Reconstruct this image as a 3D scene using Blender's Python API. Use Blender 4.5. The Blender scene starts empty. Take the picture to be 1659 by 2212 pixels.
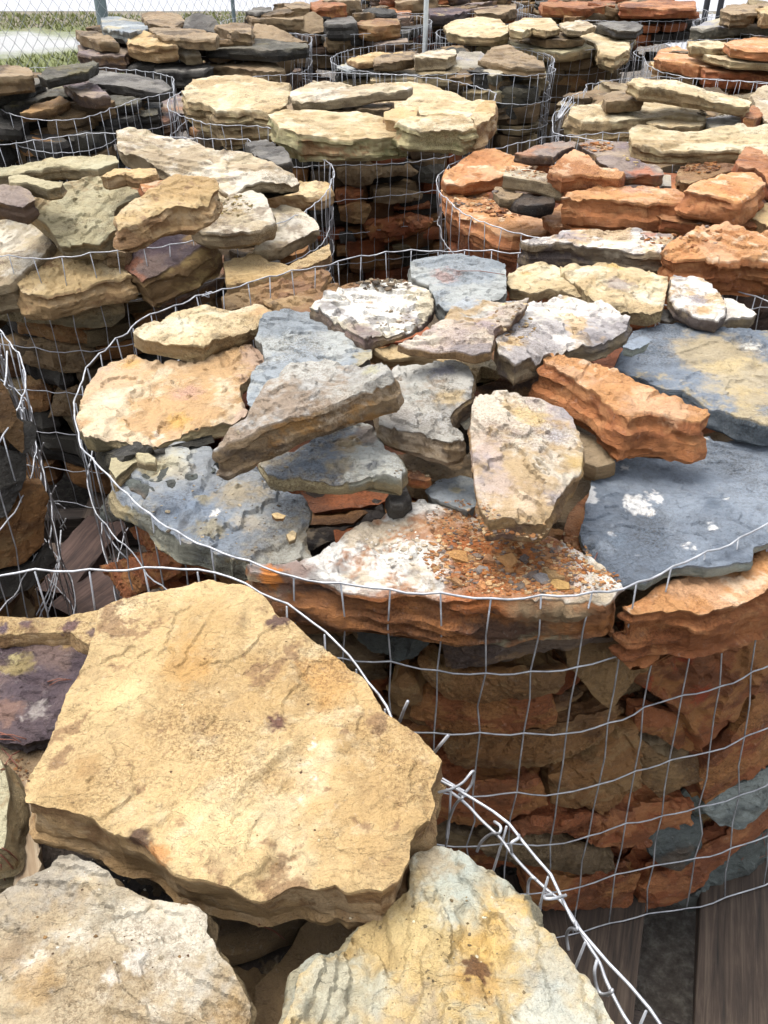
import bpy, math, random
import numpy as np
from mathutils import Vector
from mathutils.geometry import delaunay_2d_cdt

# ------------------------------------------------------------------ camera, sky, sun, exposure
sc = bpy.context.scene
COL = sc.collection
F_PX, CX, CY = 1900.0, 829.5, 1106.0          # focal length and centre in tracing pixels (1659 x 2212)
PITCH = math.radians(34.8)
CAM = np.array([0.0, 0.0, 1.30])
cam_data = bpy.data.cameras.new('camera')
cam_data.sensor_fit = 'VERTICAL'; cam_data.sensor_height = 36.0; cam_data.sensor_width = 27.0
cam_data.lens = F_PX / 2212.0 * 36.0
cam_data.clip_start = 0.02; cam_data.clip_end = 400
cam = bpy.data.objects.new('camera', cam_data); COL.objects.link(cam)
cam.location = CAM; cam.rotation_euler = (math.pi / 2 - PITCH, 0, 0)
sc.camera = cam

SUN_EL, SUN_AZ = math.radians(70), math.radians(-50)      # azimuth from +Y towards +X (behind the yard, a little left)
world = bpy.data.worlds.new('World'); sc.world = world; world.use_nodes = True
wn = world.node_tree.nodes; wl = world.node_tree.links
bg = wn['Background']; bg.inputs['Strength'].default_value = 0.15
sky = wn.new('ShaderNodeTexSky'); sky.sky_type = 'NISHITA'; sky.sun_disc = False
sky.sun_elevation = SUN_EL; sky.sun_rotation = SUN_AZ; sky.air_density = 1.0; sky.dust_density = 3.0; sky.ozone_density = 1.0
hsv = wn.new('ShaderNodeHueSaturation'); hsv.inputs['Saturation'].default_value = 0.30      # overcast: the blue is veiled
wl.new(sky.outputs[0], hsv.inputs['Color']); wl.new(hsv.outputs[0], bg.inputs['Color'])
sun_data = bpy.data.lights.new('sun', 'SUN'); sun_data.energy = 1.05; sun_data.angle = math.radians(38); sun_data.color = (1, .965, .91)
sun = bpy.data.objects.new('sun', sun_data); COL.objects.link(sun)
sd = Vector((math.sin(SUN_AZ) * math.cos(SUN_EL), math.cos(SUN_AZ) * math.cos(SUN_EL), math.sin(SUN_EL)))
sun.rotation_euler = (-sd).to_track_quat('-Z', 'Y').to_euler(); sun.location = (0, 0, 6)
vs = sc.view_settings; vs.view_transform = 'Standard'; vs.look = 'None'; vs.gamma = 1; vs.use_curve_mapping = False
vs.exposure = 1.38
sc.cycles.use_adaptive_sampling = True; sc.cycles.adaptive_threshold = .02
sc.cycles.max_bounces = 5; sc.cycles.diffuse_bounces = 3; sc.cycles.glossy_bounces = 2

# ------------------------------------------------------------------ helpers
RNG = random.Random(7)
cp, sp = math.cos(PITCH), math.sin(PITCH)
FWD = np.array([0, cp, -sp]); UP = np.array([0, sp, cp]); RT = np.array([1.0, 0, 0])

def ray(px, py):
    return FWD * F_PX + RT * (px - CX) - UP * (py - CY)

def hit(px, py, p0, n):
    """the point where the sight line through a traced pixel meets a plane"""
    d = ray(px, py)
    return CAM + d * (np.dot(p0 - CAM, n) / np.dot(d, n))

def P(px, py, z):
    return hit(px, py, np.array([0, 0, z]), np.array([0, 0, 1.0]))

def project(p):
    v = np.asarray(p) - CAM
    d = v @ FWD
    return CX + F_PX * (v @ RT) / d, CY - F_PX * (v @ UP) / d, d

def lin(c):
    c = c.lstrip('#'); r = []
    for i in (0, 2, 4):
        v = int(c[i:i + 2], 16) / 255
        r.append(v / 12.92 if v < .04045 else ((v + .055) / 1.055) ** 2.4)
    return np.array(r)

_T = np.random.RandomState(1234).uniform(-1, 1, 64 ** 3).astype(np.float64)
_OFF = np.random.RandomState(99).randint(0, 64, (4096, 3))

def vnoise(p, seed=0, flat=False):
    i = np.floor(p); f = p - i; i = (i.astype(np.int64) + _OFF[seed & 4095]) & 63
    if not flat: f = f * f * (3 - 2 * f)
    x0, y0, z0 = i[:, 0] << 12, i[:, 1] << 6, i[:, 2]
    x1, y1, z1 = ((i[:, 0] + 1) & 63) << 12, ((i[:, 1] + 1) & 63) << 6, (i[:, 2] + 1) & 63
    a, b, c = f[:, 0], f[:, 1], f[:, 2]
    def l(x, y):
        u = _T[x + y + z0]; return u + c * (_T[x + y + z1] - u)
    p0 = l(x0, y0); p0 = p0 + b * (l(x0, y1) - p0)
    p1 = l(x1, y0); p1 = p1 + b * (l(x1, y1) - p1)
    return p0 + a * (p1 - p0)

def fbm(p, seed=0, octv=4, gain=.5, flat=False):
    a, s, tot = 1.0, 0, 0
    for o in range(octv):
        s = s + a * vnoise(p * (2.03 ** o) + 17.3 * o, seed + o, flat); tot += a; a *= gain
    return s / tot * 1.5

def sstep(a, b, x):
    t = np.clip((x - a) / (b - a), 0, 1); return t * t * (3 - 2 * t)

def new_obj(name, verts, faces, mat, parent=None, cols=None, smooth=True, sharp=None, origin=None):
    me = bpy.data.meshes.new(name)
    v = np.asarray(verts, dtype=float)
    if origin is not None: v = v - np.asarray(origin)
    me.from_pydata(v.tolist(), [], faces)
    if smooth: me.polygons.foreach_set('use_smooth', [True] * len(me.polygons))
    if sharp: me.set_sharp_from_angle(angle=math.radians(sharp))
    if cols is not None:
        at = me.color_attributes.new('col', 'FLOAT_COLOR', 'POINT')
        at.data.foreach_set('color', np.hstack([cols, np.ones((len(cols), 1))]).astype(np.float32).ravel())
    me.materials.append(mat)
    o = bpy.data.objects.new(name, me)
    if origin is not None: o.location = origin
    COL.objects.link(o)
    if parent is not None: o.parent = parent
    return o

def tag(o, label=None, cat=None, group=None, kind=None):
    if label: o['label'] = label
    if cat: o['category'] = cat
    if group: o['group'] = group
    if kind: o['kind'] = kind
    return o

def empty(name, loc, rz=0):
    o = bpy.data.objects.new(name, None); COL.objects.link(o)
    o.location = loc; o.rotation_euler = (0, 0, rz); o.empty_display_size = .1
    return o

def tube(pts, r, sides=5, closed=False):
    p = np.asarray(pts, float); n = len(p)
    if closed: t = np.roll(p, -1, 0) - np.roll(p, 1, 0)
    else:
        t = np.empty_like(p); t[1:-1] = p[2:] - p[:-2]; t[0] = p[1] - p[0]; t[-1] = p[-1] - p[-2]
    t /= np.linalg.norm(t, axis=1)[:, None] + 1e-12
    ref = np.array([0, 0, 1.0]) if abs(np.mean(np.abs(t[:, 2]))) < .7 else np.array([.13, 1.0, 0])
    a = np.cross(t, ref); a /= np.linalg.norm(a, axis=1)[:, None] + 1e-12
    b = np.cross(t, a)
    w = np.arange(sides) * 2 * math.pi / sides
    V = (p[:, None, :] + r * (np.cos(w)[None, :, None] * a[:, None, :] + np.sin(w)[None, :, None] * b[:, None, :])).reshape(-1, 3)
    m = n if closed else n - 1
    I = np.arange(m)[:, None] * sides; J = (np.arange(1, m + 1) % n)[:, None] * sides; k = np.arange(sides)[None, :]; l = (k + 1) % sides
    Fc = np.stack([I + k, I + l, J + l, J + k], 2).reshape(-1, 4).tolist()
    if not closed:
        Fc.append(list(range(sides))[::-1]); Fc.append(list(range((n - 1) * sides, n * sides)))
    return V, Fc

class Mesh:
    def __init__(s): s.v, s.f, s.c, s.n = [], [], [], 0
    def add(s, V, Fc, C=None):
        s.v.append(np.asarray(V, float)); s.f += [tuple(i + s.n for i in f) for f in Fc]; s.n += len(V)
        if C is not None: s.c.append(C)
    def build(s, name, mat, parent=None, **k):
        return new_obj(name, np.vstack(s.v), s.f, mat, parent, np.vstack(s.c) if s.c else None, **k)

def box_mesh(c, sx, sy, sz, rz=0, seed=0, wob=0.0, nx=1, ny=1):
    """a plank: subdivided along its length with slightly uneven, eased edges"""
    nx = max(nx, 1); rs = np.random.RandomState(seed)
    prof = []
    e = min(sy, sz) * .08
    hy, hz = sy / 2, sz / 2
    for (y, z) in ((-hy + e, -hz), (hy - e, -hz), (hy, -hz + e), (hy, hz - e), (hy - e, hz), (-hy + e, hz), (-hy, hz - e), (-hy, -hz + e)):
        prof.append((y, z))
    V = []; Fc = []
    for i in range(nx + 1):
        x = -sx / 2 + sx * i / nx
        for (y, z) in prof:
            V.append((x + (rs.randn() * wob * 2 if i in (0, nx) else 0), y + rs.randn() * wob, z + rs.randn() * wob * .6))
    for i in range(nx):
        for k in range(8):
            l = (k + 1) % 8
            Fc.append((i * 8 + k, (i + 1) * 8 + k, (i + 1) * 8 + l, i * 8 + l))
    Fc.append(tuple(range(8))); Fc.append(tuple(range(nx * 8, nx * 8 + 8))[::-1])
    V = np.array(V); ca, sa = math.cos(rz), math.sin(rz)
    W = np.stack([V[:, 0] * ca - V[:, 1] * sa, V[:, 0] * sa + V[:, 1] * ca, V[:, 2]], 1) + np.asarray(c)
    return W, Fc

# ------------------------------------------------------------------ materials
def mat(name):
    m = bpy.data.materials.new(name); m.use_nodes = True
    nt = m.node_tree; b = nt.nodes['Principled BSDF']
    return m, nt, nt.nodes, nt.links, b

def nnoise(N, L, vec, scale, detail=4, rough=.6, dist=0):
    n = N.new('ShaderNodeTexNoise'); n.inputs['Scale'].default_value = scale; n.inputs['Detail'].default_value = detail
    n.inputs['Roughness'].default_value = rough; n.inputs['Distortion'].default_value = dist
    L.new(vec, n.inputs['Vector']); return n.outputs['Fac']

def ramp(N, L, fac, stops):
    r = N.new('ShaderNodeValToRGB'); e = r.color_ramp.elements
    while len(e) < len(stops): e.new(.5)
    for i, (p, c) in enumerate(stops):
        e[i].position = p; e[i].color = (*c, 1) if len(c) == 3 else c
    L.new(fac, r.inputs['Fac']); return r.outputs['Color']

def mixc(N, L, a, b, fac, mode='MIX'):
    m = N.new('ShaderNodeMix'); m.data_type = 'RGBA'; m.blend_type = mode
    for s, v in ((6, a), (7, b), (0, fac)):
        if hasattr(v, 'links'): L.new(v, m.inputs[s])
        else: m.inputs[s].default_value = v if s == 0 else (*v, 1)
    return m.outputs[2]

def math_(N, L, op, a, b=None, clamp=False):
    m = N.new('ShaderNodeMath'); m.operation = op; m.use_clamp = clamp
    for i, v in enumerate((a, b)):
        if v is None: continue
        if hasattr(v, 'links'): L.new(v, m.inputs[i])
        else: m.inputs[i].default_value = v
    return m.outputs[0]

def bumpn(N, L, h, dist, strength, prev=None):
    b = N.new('ShaderNodeBump'); b.inputs['Distance'].default_value = dist; b.inputs['Strength'].default_value = strength
    L.new(h, b.inputs['Height'])
    if prev is not None: L.new(prev, b.inputs['Normal'])
    return b.outputs['Normal']

def stone_material():
    m, nt, N, L, b = mat('stone_surface')
    geo = N.new('ShaderNodeNewGeometry'); pos = geo.outputs['Position']
    at = N.new('ShaderNodeAttribute'); at.attribute_name = 'col'
    mp = N.new('ShaderNodeMapping'); mp.inputs['Scale'].default_value = (1, 1, 3.2); L.new(pos, mp.inputs['Vector'])
    mid = nnoise(N, L, mp.outputs[0], 38, 6, .68, .3)
    fine = nnoise(N, L, mp.outputs[0], 210, 5, .75)
    grit = nnoise(N, L, pos, 900, 3, .7)
    # colour: mineral mottling and speckle
    c = mixc(N, L, at.outputs['Color'], ramp(N, L, mid, [(.3, (.60, .57, .54)), (.5, (1, 1, 1)), (.72, (1.0, .99, .96))]), .60, 'MULTIPLY')
    c = mixc(N, L, c, ramp(N, L, fine, [(.30, (.50, .46, .42)), (.45, (.97, .96, .95)), (.7, (1, 1, 1))]), .55, 'MULTIPLY')
    c = mixc(N, L, c, ramp(N, L, grit, [(.33, (.50, .46, .42)), (.50, (1, 1, 1)), (1, (1, 1, 1))]), .45, 'MULTIPLY')
    pm = ramp(N, L, nnoise(N, L, pos, 7, 4, .65), [(.46, (0, 0, 0)), (.62, (1, 1, 1))])
    sk = ramp(N, L, nnoise(N, L, pos, 330, 4, .8), [(.44, (1, 1, 1)), (.52, (0, 0, 0))])
    c = mixc(N, L, c, mixc(N, L, c, (.30, .22, .14), .75, 'MULTIPLY'), math_(N, L, 'MULTIPLY', math_(N, L, 'MULTIPLY', pm, sk), .8))
    lt = ramp(N, L, nnoise(N, L, pos, 130, 5, .7, .6), [(.60, (0, 0, 0)), (.70, (1, 1, 1))])
    lightc = mixc(N, L, c, (.78, .74, .66), .5)
    m2 = N.new('ShaderNodeMath'); m2.operation = 'MULTIPLY'; L.new(lt, m2.inputs[0]); m2.inputs[1].default_value = .22
    c = mixc(N, L, c, lightc, m2.outputs[0])
    L.new(c, b.inputs['Base Color'])
    rr = ramp(N, L, mid, [(.3, (.62,) * 3), (.7, (.86,) * 3)]); L.new(rr, b.inputs['Roughness'])
    b.inputs['Specular IOR Level'].default_value = .35
    # relief: cleaved flakes (terraces), pits, grain
    def terrace(vec, scale, levels, sharp, dist, rough_=.58):
        t_ = nnoise(N, L, vec, scale, 6, rough_, dist)
        q = math_(N, L, 'MULTIPLY', t_, levels); fl = math_(N, L, 'FLOOR', q); fr = math_(N, L, 'FRACT', q)
        st = math_(N, L, 'MULTIPLY', math_(N, L, 'MAXIMUM', math_(N, L, 'SUBTRACT', fr, sharp), 0.0), 1 / (1 - sharp))
        return math_(N, L, 'ADD', fl, st)
    mp2 = N.new('ShaderNodeMapping'); mp2.inputs['Scale'].default_value = (1, 1.9, 3.0); mp2.inputs['Rotation'].default_value = (0, 0, .5); L.new(pos, mp2.inputs['Vector'])
    big = terrace(mp2.outputs[0], 8, 9.0, .90, .4)
    small = terrace(mp2.outputs[0], 26, 8.0, .85, .6, .62)
    # hairline cracks along wandering contours, broken into short runs
    cn = nnoise(N, L, mp2.outputs[0], 11, 4, .62, 1.2)
    cr = math_(N, L, 'SUBTRACT', 1.0, math_(N, L, 'MULTIPLY', math_(N, L, 'ABSOLUTE', math_(N, L, 'SUBTRACT', cn, .5)), 90.0), True)
    cm = ramp(N, L, nnoise(N, L, pos, 14, 2, .5), [(.52, (0, 0, 0)), (.60, (1, 1, 1))])
    crack = math_(N, L, 'MULTIPLY', cr, cm)
    n0 = bumpn(N, L, math_(N, L, 'SUBTRACT', 1.0, crack), .0014, .45)
    n1 = bumpn(N, L, big, .0016, .85, n0)
    n1b = bumpn(N, L, small, .0005, .7, n1)
    n2 = bumpn(N, L, mid, .008, .65, n1b)
    n3 = bumpn(N, L, fine, .0028, .85, n2)
    n4 = bumpn(N, L, grit, .0008, .8, n3)
    L.new(n4, b.inputs['Normal'])
    return m

def wire_material(name, c0, c1, metal=.75, rough=.42):
    m, nt, N, L, b = mat(name)
    geo = N.new('ShaderNodeNewGeometry')
    f = nnoise(N, L, geo.outputs['Position'], 60, 4, .6)
    c = ramp(N, L, f, [(.35, c0), (.65, c1)])
    L.new(c, b.inputs['Base Color']); b.inputs['Metallic'].default_value = metal
    L.new(ramp(N, L, f, [(.3, (rough - .08,) * 3), (.7, (rough + .15,) * 3)]), b.inputs['Roughness'])
    L.new(bumpn(N, L, nnoise(N, L, geo.outputs['Position'], 700, 3, .6), .0004, .5), b.inputs['Normal'])
    return m

def wood_material(name, c0, c1, c2, axis):
    m, nt, N, L, b = mat(name)
    geo = N.new('ShaderNodeNewGeometry'); tc = N.new('ShaderNodeTexCoord')
    mp = N.new('ShaderNodeMapping'); sc_ = [110, 110, 110]; sc_[axis] = 6
    mp.inputs['Scale'].default_value = sc_; L.new(tc.outputs['Object'], mp.inputs['Vector'])
    g = nnoise(N, L, mp.outputs[0], 1.0, 6, .65, .5)
    big = nnoise(N, L, geo.outputs['Position'], 9, 4, .6)
    c = ramp(N, L, g, [(.32, c0), (.5, c1), (.68, c2)])
    c = mixc(N, L, c, ramp(N, L, big, [(.35, (.5, .48, .45)), (.6, (1, 1, 1))]), .6, 'MULTIPLY')
    L.new(c, b.inputs['Base Color']); b.inputs['Roughness'].default_value = .85
    L.new(bumpn(N, L, g, .002, .8), b.inputs['Normal'])
    return m

def ground_material():
    """one sheet: dirt and gravel in the yard, pale gravel, grass strips, road beyond"""
    m, nt, N, L, b = mat('yard_ground')
    geo = N.new('ShaderNodeNewGeometry'); pos = geo.outputs['Position']
    fine = nnoise(N, L, pos, 60, 6, .7); mid = nnoise(N, L, pos, 2.2, 5, .65); big = nnoise(N, L, pos, .6, 4, .6)
    sep = N.new('ShaderNodeSeparateXYZ'); L.new(pos, sep.inputs[0])
    yy = math_(N, L, 'ADD', sep.outputs['Y'], math_(N, L, 'MULTIPLY', math_(N, L, 'SUBTRACT', mid, .5), 3.0))
    dirt = ramp(N, L, fine, [(.3, (.055, .043, .034)), (.5, (.12, .10, .08)), (.72, (.26, .23, .19))])
    grass = ramp(N, L, fine, [(.3, (.045, .05, .018)), (.5, (.13, .15, .045)), (.7, (.26, .26, .11))])
    dry = ramp(N, L, fine, [(.3, (.07, .06, .04)), (.5, (.17, .145, .10)), (.7, (.32, .28, .20))])
    pale = ramp(N, L, fine, [(.3, (.24, .24, .235)), (.6, (.42, .42, .41))])
    def step(v, a, w=.25):
        mr = N.new('ShaderNodeMapRange'); mr.inputs['From Min'].default_value = a - w; mr.inputs['From Max'].default_value = a + w
        L.new(v, mr.inputs['Value']); return mr.outputs[0]
    gm = math_(N, L, 'MULTIPLY', step(yy, 7.6), math_(N, L, 'SUBTRACT', 1.0, step(sep.outputs['X'], -1.2, .5), True))
    c = mixc(N, L, dirt, grass, gm)
    c = mixc(N, L, c, dry, step(yy, 12.4))
    # pale gravel spill in the grass
    gx = math_(N, L, 'ABSOLUTE', math_(N, L, 'ADD', sep.outputs['X'], 4.3)); gy = math_(N, L, 'ABSOLUTE', math_(N, L, 'SUBTRACT', sep.outputs['Y'], 10.9))
    gd = math_(N, L, 'ADD', math_(N, L, 'ADD', math_(N, L, 'MULTIPLY', gx, .7), gy), math_(N, L, 'MULTIPLY', mid, 1.6))
    inv = math_(N, L, 'SUBTRACT', 1.0, step(gd, 1.9, .35), True)
    c = mixc(N, L, c, pale, inv)
    L.new(c, b.inputs['Base Color']); b.inputs['Roughness'].default_value = .95
    L.new(bumpn(N, L, fine, .02, .8), b.inputs['Normal'])
    return m

def plain(name, c, rough=.8, metal=0, scale=40, var=.25, bump=.001):
    m, nt, N, L, b = mat(name)
    geo = N.new('ShaderNodeNewGeometry'); f = nnoise(N, L, geo.outputs['Position'], scale, 5, .65)
    c = np.array(c)
    L.new(ramp(N, L, f, [(.3, tuple(c * (1 - var))), (.7, tuple(np.minimum(c * (1 + var), 1)))]), b.inputs['Base Color'])
    b.inputs['Roughness'].default_value = rough; b.inputs['Metallic'].default_value = metal
    L.new(bumpn(N, L, f, bump, .6), b.inputs['Normal'])
    return m

M_STONE = stone_material()
M_WIRE = wire_material('galvanised_wire', (.29, .295, .31), (.54, .55, .57), .55, .45)
M_WOOD = wood_material('weathered_pallet_wood', (.016, .011, .007), (.055, .036, .024), (.11, .08, .056), 1)
M_WOODX = wood_material('weathered_pallet_beam_wood', (.014, .010, .008), (.045, .032, .024), (.10, .075, .06), 0)
M_STAKE = wood_material('pale_split_wood', (.16, .10, .06), (.36, .26, .16), (.52, .42, .29), 0)
M_GROUND = ground_material()
M_ROAD = plain('road_concrete', (.34, .345, .36), .9, 0, 3, .10, .002)
M_POST = plain('post_paint', (.13, .17, .17), .5, .2, 30, .2)
M_STEEL = plain('pale_steel_stake', (.50, .52, .50), .45, .4, 30, .15)
M_NEEDLE = plain('pine_needle', (.17, .055, .03), .6, 0, 90, .4, .0002)
M_DARKPOST = plain('dark_steel', (.03, .03, .035), .5, .3, 30, .15)
M_GRASS = plain('grass_blade', (.16, .175, .05), .7, 0, 3, .4, .0002)

# ------------------------------------------------------------------ stone builder
# palette: base colour, patches [(colour, frequency per metre, threshold, softness)], then the same for the broken sides
PAL = {
 'tan':      ('#cbab70', [('#ba9556', 9, .15, .5), ('#d9c293', 14, .25, .4), ('#8f6a42', 45, .45, .15)], '#b8935c', [('#8a6236', 25, .1, .3), ('#c8a878', 40, .3, .2)]),
 'buff':     ('#c2b08c', [('#a8916c', 10, .1, .4), ('#dcd2bd', 16, .15, .35), ('#8b7860', 40, .35, .15)], '#a38e68', [('#7d6848', 25, .1, .3)]),
 'cream':    ('#cdb687', [('#b89a66', 8, .1, .4), ('#e0d2ac', 15, .15, .3), ('#96825a', 40, .4, .15)], '#a88c5c', [('#76603c', 14, .1, .3), ('#c0ab78', 35, .2, .2)]),
 'creamgreen': ('#d0b888', [('#bc9e68', 8, .1, .4), ('#e2d2ac', 15, .2, .3)], '#aa9c68', [('#868650', 10, .15, .3), ('#bcae7c', 28, .15, .2), ('#9a6a3c', 10, .40, .2)]),
 'white':    ('#dedad0', [('#efece4', 12, .0, .3), ('#c7b78f', 11, .18, .25), ('#86807e', 16, .32, .2), ('#bd9555', 9, .5, .15)], '#7e6a58', [('#4a3c40', 14, .05, .3), ('#a58e6c', 30, .2, .2)]),
 'whiterust': ('#ddd8cc', [('#efece4', 12, .0, .3), ('#c7b08a', 11, .2, .25), ('#867e78', 16, .35, .2), ('#b5763c', 9, .42, .2)], '#9a6230', [('#4c3a30', 11, .12, .25), ('#9a9270', 7, .22, .2), ('#b8742e', 22, .25, .2)]),
 'whitepurple': ('#dcd2c4', [('#efe9df', 12, .1, .3), ('#968f90', 9, .22, .25), ('#c9a468', 11, .3, .2)], '#86745a', [('#54484a', 10, .25, .3), ('#a08a64', 26, .15, .2)]),
 'pinkcream': ('#ccb79e', [('#b3a29c', 7, .05, .35), ('#dccfb6', 12, .1, .3), ('#b8965c', 11, .35, .2), ('#8a8284', 9, .42, .2)], '#8a6a40', [('#5a4038', 14, .05, .3), ('#b08a50', 30, .2, .2)]),
 'peach':    ('#d2b083', [('#c69a5c', 6, .0, .35), ('#dcc8a4', 10, .1, .3), ('#bd9e88', 8, .30, .25), ('#c49a58', 7, .42, .2)], '#9c8a5c', [('#6f6648', 18, .05, .3), ('#c0a878', 30, .2, .2)]),
 'slate':    ('#77828f', [('#8a95a1', 10, .05, .4), ('#5f6a78', 14, .15, .3), ('#e0dfdc', 26, .60, .06)], '#98a094', [('#6d766e', 20, .1, .3)]),
 'bluegrey': ('#949ca1', [('#80898f', 8, .05, .4), ('#b3b5ae', 12, .1, .3), ('#b5a67c', 8, .42, .2)], '#7f8078', [('#5a5c58', 20, .1, .3)]),
 'bluegreytan': ('#8f9497', [('#75818f', 5, .02, .25), ('#b09a6a', 4.2, .06, .3), ('#bcbcb0', 13, .25, .25), ('#5c6066', 22, .45, .15)], '#8b8a78', [('#68685c', 18, .1, .3), ('#a08c5c', 12, .2, .2)]),
 'slatetan': ('#7c8794', [('#5b6876', 12, .1, .3), ('#c3ad78', 2.6, .02, .18), ('#cfc6ab', 10, .40, .2)], '#68727a', [('#4a545c', 20, .1, .3)]),
 'grey':     ('#b6b4ae', [('#8c8578', 8, .05, .4), ('#b9b5a9', 12, .1, .3), ('#93795a', 9, .36, .25)], '#8d7450', [('#5a4a3a', 16, .0, .25), ('#a8782f', 9, .25, .2), ('#b5a184', 36, .25, .2)]),
 'greytan':  ('#aaa18f', [('#8f8774', 8, .0, .4), ('#c0b494', 10, .1, .3), ('#8b8fa0', 8, .3, .3)], '#6f6a5a', [('#55503f', 18, .0, .3), ('#968d74', 36, .2, .2)]),
 'orange':   ('#cd904e', [('#b97638', 10, .05, .35), ('#dba878', 15, .15, .3), ('#e4c6a0', 30, .42, .12)], '#b66e30', [('#965422', 18, .1, .3), ('#c88648', 34, .2, .2)]),
 'orangedark': ('#b5753c', [('#985c2c', 10, .0, .35), ('#6a4230', 9, .3, .2), ('#c08858', 15, .2, .3)], '#ac5c26', [('#80441e', 14, .15, .3), ('#c07a3c', 30, .2, .2)]),
 'rust':     ('#a86a38', [('#845028', 9, .15, .35), ('#a8713c', 13, .12, .3), ('#4a2e22', 9, .36, .2), ('#a83e1e', 7, .42, .15)], '#a65c26', [('#74421e', 14, .15, .3), ('#bc8038', 22, .15, .2)]),
 'rusttan':  ('#98703f', [('#7c5230', 9, .0, .35), ('#aa8a58', 13, .12, .3), ('#4c3828', 10, .36, .2)], '#9e6c30', [('#6c4822', 14, .15, .3), ('#a8834c', 22, .15, .2)]),
 'brown':    ('#a08660', [('#7c6444', 9, .15, .35), ('#a18a66', 13, .12, .3), ('#50402e', 10, .36, .2)], '#8c7048', [('#5c4a30', 14, .15, .3), ('#988058', 25, .15, .2)]),
 'olive':    ('#b3a67c', [('#958a64', 8, .1, .4), ('#bab28c', 12, .15, .3), ('#9a7c4c', 8, .35, .2)], '#98845a', [('#6c5c3c', 18, .1, .3), ('#b09058', 10, .2, .2)]),
 'darkolive': ('#5f5a48', [('#48443a', 8, .0, .35), ('#787060', 12, .12, .3), ('#6e6438', 9, .35, .2)], '#403c32', [('#2c2a26', 14, .0, .3)]),
 'darkgrey': ('#6d6860', [('#524e4a', 8, .0, .35), ('#8b867c', 12, .12, .3)], '#4a463e', [('#34302c', 14, .0, .3)]),
 'purple':   ('#5e4c4e', [('#473840', 8, .0, .35), ('#7a6258', 12, .15, .3), ('#b09a5e', 14, .52, .08), ('#8a5836', 9, .38, .2)], '#54443c', [('#3a3030', 14, .0, .3)]),
 'purpletan': ('#8f7d70', [('#75646a', 8, .0, .35), ('#aa957a', 12, .12, .3), ('#b07a50', 9, .35, .2)], '#6e5540', [('#4a3a34', 14, .0, .3), ('#9a7444', 20, .2, .2)]),
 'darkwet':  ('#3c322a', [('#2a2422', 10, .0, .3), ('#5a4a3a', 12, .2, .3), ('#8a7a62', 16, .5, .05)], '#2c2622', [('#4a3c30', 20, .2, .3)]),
 'yellowgrey': ('#b3ad92', [('#9ea399', 4, .0, .3), ('#c9a556', 3.2, .08, .25), ('#c3c6b8', 9, .2, .25), ('#a5957a', 14, .3, .25)], '#9c9374', [('#7d7660', 14, .0, .3), ('#b09556', 20, .2, .2)]),
 'buffstain': ('#bca883', [('#a58d64', 7, .05, .4), ('#d8cfba', 10, .12, .3), ('#9c9484', 5, .25, .3), ('#efe9dc', 20, .55, .08)], '#94805a', [('#6e5a3c', 18, .0, .3)]),
 'purplerust': ('#786258', [('#584850', 10, .0, .3), ('#a0623c', 9, .25, .2), ('#a08a58', 13, .3, .2)], '#9a7a44', [('#7c5c32', 18, .0, .3), ('#b09454', 20, .2, .2)]),
 'greyfront': ('#707a78', [('#4c545e', 10, .05, .3), ('#9aa094', 12, .2, .3), ('#a07040', 9, .35, .2)], '#5c625c', [('#44443e', 14, .0, .3)]),
 'ochre':    ('#a98048', [('#8a6232', 9, .0, .35), ('#c29e60', 13, .12, .3), ('#6a4828', 10, .36, .2)], '#8e6a3a', [('#5e4224', 14, .0, .3)]),
}
def tone(h):
    v = lin(h); l = v @ np.array([.2126, .7152, .0722])
    return (v * .86 + l * .14) * .92
for k_ in PAL:
    a_, b_, c_, d_ = PAL[k_]
    lin_ = lin
    PAL[k_] = (tone(a_), [(tone(x), f, th, s) for x, f, th, s in b_], tone(c_), [(tone(x), f, th, s) for x, f, th, s in d_])

def paint(p, side, pal, seed, stains=(), simple=False):
    a, b, c, d = PAL[pal]
    if simple:
        n = np.asarray(sstep(-.4, .4, vnoise(p * 18, seed)))[:, None]
        return c * (1 - n) + d[0][0] * n
    wq = p + .010 * np.stack([vnoise(p * 22, 91), vnoise(p * 22, 92), vnoise(p * 22, 93)], 1)
    fine = fbm(p * 190, seed + 3, 3, .7)
    def layer(base, ls, q, g=.64):
        r = np.tile(base, (len(p), 1))
        for i, (col, f, th, s) in enumerate(ls):
            n = fbm(q * (f * .8), seed + 31 * i, 6, g) + .16 * fine
            w = .78 * sstep(th - s * .6, th + s * .6, n)[:, None]
            r = r * (1 - w) + col * w
        return r
    lum = fbm(wq * 6, seed + 7, 3)[:, None]
    top = layer(a, b, wq) * (1 + .13 * lum)
    if side.max() > 0:
        q = wq.copy(); q[:, 2] *= 2.5
        sd_ = layer(c, d, q)
        r = top * (1 - side[:, None]) + sd_ * side[:, None]
    else: r = top
    for (ctr, rad, col, soft, warp) in stains:
        dv = p - ctr
        dist = np.linalg.norm(dv, axis=1) / rad
        m = dist < 3
        if not m.any(): continue
        dist = dist[m] + 1.25 * warp * fbm(p[m] * (1.7 / rad), seed + 77, 6, .7) + .22 * fine[m]
        w = (.90 if soft < .5 else .60) * (1 - sstep(1 - soft * .75, 1 + soft * .75, dist))[:, None]
        r[m] = r[m] * (1 - w) + col * w
    return r

def resample(poly, res):
    out = []
    n = len(poly)
    for i in range(n):
        a, b = poly[i], poly[(i + 1) % n]
        k = max(1, int(round(np.linalg.norm(b - a) / res)))
        for j in range(k): out.append(a + (b - a) * j / k)
    return np.array(out)

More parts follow.
